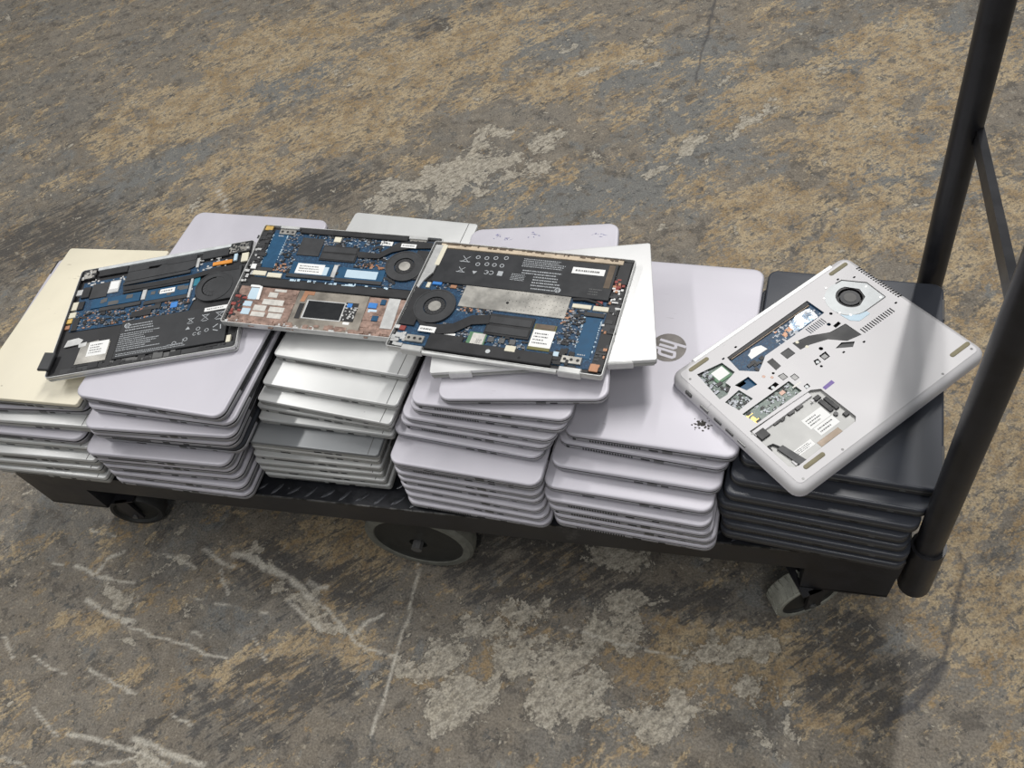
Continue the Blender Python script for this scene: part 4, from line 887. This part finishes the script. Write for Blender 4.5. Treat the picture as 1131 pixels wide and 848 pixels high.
    a.box('side_rail', M['black'], (139, -96, 155, 46), -5, -2.6); a.chips(R, [(140, -94, 154, 40)], M['dkgrey'], 30, 3, 8, -2.6, .3, 1.2, 'port_shells'); a.chips(R, [(138, -94, 154, 58)], M['copper'], 12, 2, 5, -2.8, .5, 1.6, 'port_shells'); a.chips(R, [(138, -30, 154, 50)], M['silver'], 14, 2, 5, -2.8, .5, 1.6, 'port_shells')
    a.box('gold_contact', M['copper'], (138, -98, 150, -86), -3, -1.2)
    a.box('corner_pad', M['black'], (137, 58, 154, 100), -4.6, -2.6); a.chips(R, [(138, 42, 153, 66)], M['red'], 12, 2, 6, -3.6, .8, 2.2, 'red_cables')
    a.box('speaker_bar', M['black'], (-100, -99, 86, -79), -4.6, -1.0, ch=1.2); a.box('speaker_bar', M['black'], (-100, -84, -48, -70), -4.6, -1.2, ch=1.2)
    a.poly('screw', M['bright'], circ(-6, -90, 3.4, 14), -1.0, -.2); a.poly('screw', M['port'], circ(40, -93, 2, 10), -1.0, -.7)
    a.box('connector', M['creamc'], (16, -85, 31, -75), -4.0, -.6)
    a.chips(R, [(86, -96, 112, -70)], M['black'], 20, 3, 9, -3.4, .8, 2.2, 'cable_clips'); a.box('bracket', M['bluelab'], (84, -82, 92, -74), -3.2, -1.2)
    for x0 in (-134, 97):
        h = a.box('hinge', M['steel'], (x0, -90, x0 + 28, -78), -4.4, -1.4)
        for k in range(3): a.poly('screw', M['black'], circ(x0 + 5 + 9 * k, -84, 2.3, 10), -1.4, -1.0, h)
        a.box('hinge_block', M['silver'], (x0 + 1, -107.2, x0 + 32, -97), -11.2, .4, ch=1.2, label='silver hinge block')
    obj('hinge_tube', MB().tube([(-.100, -.1052, a.z(-4.2)), (.096, -.1052, a.z(-4.2))], .0036, 12), M['silver'], R)
    a.chips(R, [(-154, -98, -136, -66)], M['silver'], 18, 3, 7, -4, .8, 2.4, 'bracket_pieces'); a.box('connector', M['red'], (-150, -72, -141, -64), -4, -2)
    a.box('connector', M['bluec'], (-132, 19, -117, 27), -4.2, -1.8); a.box('connector', M['creamc'], (-140, 12, -134, 22), -4.2, -2.0); a.box('connector', M['copper'], (-102, 16, -92, 22), -4.2, -2.2)
    reg = [(-78, -28, -24, -16), (-94, -70, -44, -48), (-60, -80, -44, -62), (-16, -78, 44, -60), (78, -60, 112, 4), (84, -20, 108, 8), (-84, -8, -76, 26), (-134, 12, -80, 24), (136, 0, 150, 24)]
    a.chips(mb, reg, M['chipg'], 255, 0.9, 2.8, -4.2, .5, 1.6); a.chips(mb, reg, M['black'], 110, 1.5, 5.5, -4.2, .5, 1.8); a.chips(mb, reg, M['bluelab'], 46, 0.8, 1.8, -4.2, .5, 1.2); a.chips(mb, [(-78, -22, -24, -15), (76, -24, 90, 6)], M['copper'], 26, 1.5, 4, -4.2, .5, 1.4)
    for x0 in (-14, 2, 18): a.box('power_coil', M['portg'], (x0, -72, x0 + 9, -63), -4.2, -2.2)
laptop_right()

# ---- D: upside-down machine at the right with its bottom cover cut open
def laptop_upturned():
    w, d, t = .330, .2398, .0222
    a = Open('upturned_laptop', 'silver laptop lying bottom up across the silver and black stacks, drive bay open', (1.3665, .1927, .4192), math.radians(45.07), 0, 0, w, d, t)
    R = a.root
    obj('lid', MB().slab(w, d, .016, [(0, .004), (.0008, .0016), (.0030, .0003), (.0048, .0002), (.0054, .0008)]), M['lav'], R)
    obj('screen_bezel', MB().slab(w, d, .016, [(.0050, .0028), (.0064, .0028)]), M['gasket'], R)
    obj('case', MB().slab(w, d, .016, [(.0060, .0006), (.0064, 0), (.0120, .0002), (.0160, .0012), (.0188, .0034), (.0206, .0062), (.0216, .0092), (.0218, .0096), (.0150, .0100)], seg=6, cap1=True), M['dcover'], R, smooth=50)
    fl = obj('inner_chassis', MB().box(-.154, -.109, .0148, .154, .109, .0156), M['black'], R)
    H = [[(-89, 89), (61, 91), (62, 60), (11, 58), (-49, 58), (-59, 52), (-74, 44), (-92, 62)],
         [(-138, 94), (-100, 87), (-98, 64), (-119, 59), (-118, 50), (-130, 43), (-143, 44)],
         [(-113, 48), (-90, 47), (-90, 30), (-107, 32)], [(-141, 36), (-114, 39), (-110, 17), (-136, 15)],
         [(-137, 8), (-56, 8), (-55, -14), (-133, -14)],
         [(-148, -17), (-46, -20), (-35, -27), (-34, -84), (-40, -89), (-142, -91), (-148, -84)],
         [(-8, 50), (17, 45), (42, 31), (68, 28), (69, 1), (47, 6), (31, 24), (7, 33), (-8, 35)],
         [(-32, 48), (-17, 48), (-17, 35), (-32, 35)], [(-55, 49), (-45, 49), (-46, 32), (-56, 31)], [(-61, 23), (-52, 22), (-52, 13), (-61, 13)], [(-50, 12), (-42, 12), (-42, 3), (-50, 3)],
         [(-85, 17), (-70, 18), (-69, 12), (-83, 11)], [(-48, -10), (-41, -10), (-42, -16), (-49, -16)], [(-9, 11), (-2, 10), (-3, 3), (-12, 3)], [(2, 12), (14, 12), (12, 2), (2, 2)],
         [(53, 36), (64, 37), (64, 32), (53, 31)], [(27, 7), (40, 9), (54, -1), (45, -6)]]
    H += [circ(51, 41.5, 2.8, 10), circ(67, 53, 2.4, 10), circ(13, 19, 3, 10), circ(108, 57, 19.5, 28), circ(-62, 30, 2.0, 8), circ(-68, 26, 2.2, 8), circ(-75, 34, 2.4, 8), circ(-8, -2, 2.0, 8)]
    for k in range(14): H.append([(74 + k * 4.2, 9), (76 + k * 4.2, 9), (76 + k * 4.2, 0), (74 + k * 4.2, 0)])
    for k in range(9): H.append([(22 + k * 3.5, 56), (23.6 + k * 3.5, 56), (23.6 + k * 3.5, 45.4), (22 + k * 3.5, 45.4)])
    for u, v in ((118, 92), (137, 80), (141, 11), (-96, 92), (-70, 96), (60, -8), (28, -3), (-58, -32)): H.append([(u, v), (u + 4, v), (u + 4, v - 2.6), (u, v - 2.6)])
    cu = bpy.data.curves.new('bottom_cover', 'CURVE'); cu.dimensions = '2D'; cu.fill_mode = 'BOTH'; cu.extrude = .0005
    def spl(pts):
        sp = cu.splines.new('POLY'); sp.points.add(len(pts) - 1)
        for q, p in zip(sp.points, pts): q.co = (p[0], p[1], 0, 1)
        sp.use_cyclic_u = True
    spl(rrect(w, d, .016, .0094, 6))
    for h in H: spl([(p[0] * U, p[1] * U) for p in h])
    tmp = bpy.data.objects.new('tmp', cu); COL.objects.link(tmp)
    dg = bpy.context.evaluated_depsgraph_get(); dg.update()
    me = bpy.data.meshes.new_from_object(tmp.evaluated_get(dg)); bpy.data.objects.remove(tmp); bpy.data.curves.remove(cu)
    me.name = 'bottom_cover'; me.materials.clear(); me.materials.append(M['dcover'])
    for v_ in me.vertices: v_.co.z += t - .0005
    link('bottom_cover', me, R)
    # what shows through the openings
    m1 = a.box('motherboard', M['pcb'], (-94, 42, 64, 93), -4.4, -3.4); a.box('memory_slot', M['black'], (-90, 85, 60, 91), -3.4, -1.4); a.box('memory_slot', M['brown'], (-86, 83, 58, 85), -3.4, -1.6)
    a.chips(m1, [(-20, 60, 60, 82)], M['chipg'], 90, 1.0, 3.5, -3.4, .3, 1.0); a.chips(m1, [(-10, 66, 10, 86)], M['copper'], 8, 2, 5, -3.4, .3, 1.0); a.chips(m1, [(-80, 46, -50, 62)], M['black'], 10, 3, 7, -3.4, .5, 1.4)
    obj('foil_cover', MB().prism([(x * U, y * U) for x, y in ((10, 62), (52, 62), (55, 80), (34, 84), (12, 76))], a.z(-2.9), a.z(-2.6)), mat('crinkled_blue_foil', (.16, .22, .30), 0.4, 0.3, var=.6, vscale=90, bump=.6, col2=(.62, .68, .74), thr=(.5, .58)), R)
    a.poly('sticker', M['whitep'], [(-64, 75), (-58, 77), (-54, 80), (-46, 79), (-39, 76), (-37, 66), (-65, 67)], -3.2, -3.0)
    m2 = a.box('motherboard', M['pcbg'], (-143, 42, -97, 92), -4.6, -3.6); wc = a.box('wireless_card', mat('green_board', (.10, .22, .12)), (-126, 64, -101, 85), -3.6, -2.4); a.sticker((-122, 68, -103, 84), -2.4, M['whitep'], wc, 0)
    a.chips(m2, [(-140, 46, -122, 92)], M['chipg'], 26, 2, 4, -3.6, .5, 2.0); a.chips(m2, [(-140, 46, -122, 92)], M['black'], 18, 2, 5, -3.6, .5, 1.8)
    a.box('motherboard', M['pcbplain'], (-114, 29, -89, 48), -4.4, -3.6)
    m4 = a.box('motherboard', M['pcbg'], (-143, 14, -108, 40), -4.4, -3.4); m5 = a.box('motherboard', M['pcbg'], (-139, -16, -53, 10), -4.4, -3.4)
    for mm_, rg in ((m4, (-138, 17, -112, 36)), (m5, (-134, -13, -58, 7))):
        a.chips(mm_, [rg], M['chipg'], 60, 0.9, 2.8, -3.4, .3, .9); a.chips(mm_, [rg], M['black'], 26, 1.5, 4, -3.4, .3, 1.0); a.chips(mm_, [rg], M['pcbg'], 20, 2, 6, -3.4, .2, .5)
    a.box('copper_patch', M['gold'], (-136, -14, -124, 4), -3.5, -3.2); a.box('screw_plate', M['pinkm'], (-78, -2, -70, 4), -3.4, -2.6)
    by = a.box('drive_bay', M['dfloor'], (-150, -93, -32, -16), -5.6, -4.2)
    a.box('bay_wall', M['dcover'], (-146, -27, -50, -18.5), -4.2, -1.4); a.chips(by, [(-132, -29, -60, -27)], M['port'], 9, 2, 6, -4.2, 2.0, 2.9, 'wall_slots')
    a.sticker((-87, -62, -53, -45), -4.2, M['whitep'], R, 3); a.sticker((-84, -76, -52, -63), -4.2, M['whitep'], R, 2); a.sticker((-128, -80, -98, -71), -4.2, M['whitep'], R, 3)
    a.box('bay_patch', M['brown'], (-96, -88, -60, -80), -4.2, -3.9)
    sa = a.poly('drive_connector', M['dkgrey'], [(-140, -57), (-131, -57), (-124, -91), (-135, -91)], -4.2, -1.2)
    obj('cable', MB().tube([(-.1355, -.057, a.z(-2.6)), (-.139, -.049, a.z(-2.2)), (-.145, -.047, a.z(-2.6)), (-.1465, -.054, a.z(-3.2))], .0015, 8), M['black'], R)
    a.box('connector', M['black'], (-145, -36, -131, -23), -4.2, -1.0)
    a.box('bay_rail', M['black'], (-52, -36, -43, -30), -4.2, -1.6); a.box('bay_rail', M['black'], (-51, -59, -45, -38), -4.2, -1.6); a.box('bay_rail', M['black'], (-43, -61, -37.5, -39), -4.2, -1.2); a.poly('bay_rail', M['port'], circ(-48, -65, 3, 12), -4.2, -1.6); a.box('bay_rail', M['black'], (-42, -76, -36, -70), -4.2, -1.4)
    a.box('bay_clip', M['dcover'], (-139, -88, -126, -80), -4.2, -2.6)
    a.poly('heat_pipe', M['black'], [(-8, 49), (17, 44.5), (42, 30.5), (67, 27.5), (68.5, 1.5), (47, 6.5), (31, 24.5), (7, 33.5), (-8, 35.5)], -4.0, -.4)
    for u, v, q in ((-2, 47, 2.4), (2, 33, 2.4), (-68, 26, 2.0), (-75, 34, 2.2)): a.poly('screw', M['creamc'] if u > -10 else M['pinkm'], circ(u, v, q, 10), -2.4, .1)
    a.box('processor_lid', M['dkgrey'], (-31.5, 35.5, -17.5, 47.5), -3, -.3); a.poly('bracket', M['black'], [(-55.5, 48.5), (-45.5, 48.5), (-46.5, 32.5), (-55.5, 31.5)], -3, -.2)
    for r in ((-60.5, 13.5, -52.5, 22), (-49.5, 3.5, -42.5, 11.5)): a.box('power_chip', M['portg'], r, -2.6, -.3)
    for u, v in ((-78, 14), (-45, -13), (-6, 6.5), (50, 34)): a.poly('capacitor', M['bright'], circ(u, v, 2.4, 12), -4, -1)
    a.box('power_chip', M['portg'], (3.5, 3.5, 11.5, 10.5), -3, -1); a.box('power_chip', M['dkgrey'], (29, -5, 52, 8), -4.2, -2.2)
    # fan behind its bright plate
    fp = MB(); n = 30
    outer = [(104 + 31 * math.cos(q), 57 + 31 * math.sin(q)) for q in [PI * .42 + (1.5 * PI - PI * .42) * k / 20 for k in range(21)]] + [(141, 26), (143, 60), (122, 86)]
    no = len(outer); inner = [(108 + 19.6 * math.cos(math.atan2(y - 57, x - 108)), 57 + 19.6 * math.sin(math.atan2(y - 57, x - 108))) for x, y in outer]
    zz0, zz1 = a.z(.02), a.z(.35)
    vs = [(x * U, y * U, z_) for z_ in (zz0, zz1) for ring_ in (outer, inner) for x, y in ring_]
    fs = []
    for k in range(no):
        j = (k + 1) % no
        fs += [(2 * no + k, 2 * no + j, 3 * no + j, 3 * no + k), (k, j, 2 * no + j, 2 * no + k), (no + j, no + k, 3 * no + k, 3 * no + j)]
    fp.add(vs, fs)
    obj('fan_plate', fp, M['bright'], R, label='bright metal fan plate')
    gp = MB(); stroke(gp, [(x * U, y * U) for x, y in outer[12:] + [outer[0]]], .7 * U, a.z(.01), a.z(.2)); obj('plate_gap', gp, M['port'], R, smooth=0)
    f = obj('fan', MB().ring(.108, .057, .0165, .0192, a.z(-5), a.z(-.8), 28), M['black'], R)
    obj('rotor', MB().prism(circ(.108, .057, .0135, 24), a.z(-5.5), a.z(-1.6)), M['dkgrey'], f)
    obj('hub_cap', MB().prism(circ(.108, .057, .0085, 20), a.z(-1.6), a.z(-1.1)), M['greyb'], f)
    for u, v in ((80, 78), (96, 90), (76, 46), (84, 34), (137, 56), (136, 30)): a.poly('screw', M['silver'], circ(u, v, 1.6, 8), .3, .6)
    duct = [(74, 44), (80, 36), (92, 28), (104, 25), (104, 19), (84, 19), (76, 28)]
    a.poly('fan_duct', M['bluelab'], duct, .05, .5)
    # feet, screws, vents, hinge spine and stickers
    for (u, v) in ((-125, 105), (135, 104), (139, -95.5), (-119, -97.5)):
        obj('rubber_foot', MB().slab(.034, .0062, .003, [(a.z(-.1), 0), (a.z(.9), .0003), (a.z(1.2), .001)], u * U, v * U), M['foot'], R, label='olive rubber foot')
    for u, v in ((-150, 94), (-147, -107), (-82, -107.5), (93, -107.5), (150, -104), (-148, -22)): a.poly('screw', M['portg'], circ(u, v, 1.8, 10), -.3, .15)
    vg = MB(); prof = [(.0125, .0222), (.0094, .0218), (.0062, .0206), (.0036, .0189)]
    for k in range(18):
        v = 14 + k * 4.25
        P_ = [(w / 2 - i_ + .0002, y_ * U, z_ + .0003) for i_, z_ in prof for y_ in (v, v + 2.3)]
        vg.add(P_ + [(x_ - .0006, y_, z_ - .0012) for x_, y_, z_ in P_], [(2 * q, 2 * q + 2, 2 * q + 3, 2 * q + 1) for q in range(3)] + [(2 * q, 8 + 2 * q, 10 + 2 * q, 2 * q + 2) for q in range(3)] + [(2 * q + 1, 2 * q + 3, 11 + 2 * q, 9 + 2 * q) for q in range(3)] + [(0, 1, 9, 8), (6, 14, 15, 7)])
    obj('vent_grille', vg, M['port'], R, 'stuff', smooth=0)
    a.box('hinge_spine', M['sil'], (-126, 111.5, 134, 118.3), -5.5, -1.1, ch=1.0, label='pale hinge spine')
    a.poly('sticker', M['purple'], [(-32, -27), (-15, -26), (-15, -31.5), (-32, -32)], 0, .15)
    a.textlines(R, (-60, -6, -40, 0), 1, .02, M['cell'], .5)
    # side ports on the short left side
    for v0, v1, h0, h1, m in ((75, 86, -11, -5, M['port']), (42, 57, -12, -6, M['portg']), (17, 30, -11, -6.5, M['dkgrey']), (-5, 8, -11, -6.5, M['port']), (-27, -14, -10.5, -7, M['portg'])):
        obj('port', MB().box(-w / 2 - .0004, v0 * U, a.z(h0), -w / 2 + .004, v1 * U, a.z(h1)), m, R)
laptop_upturned()
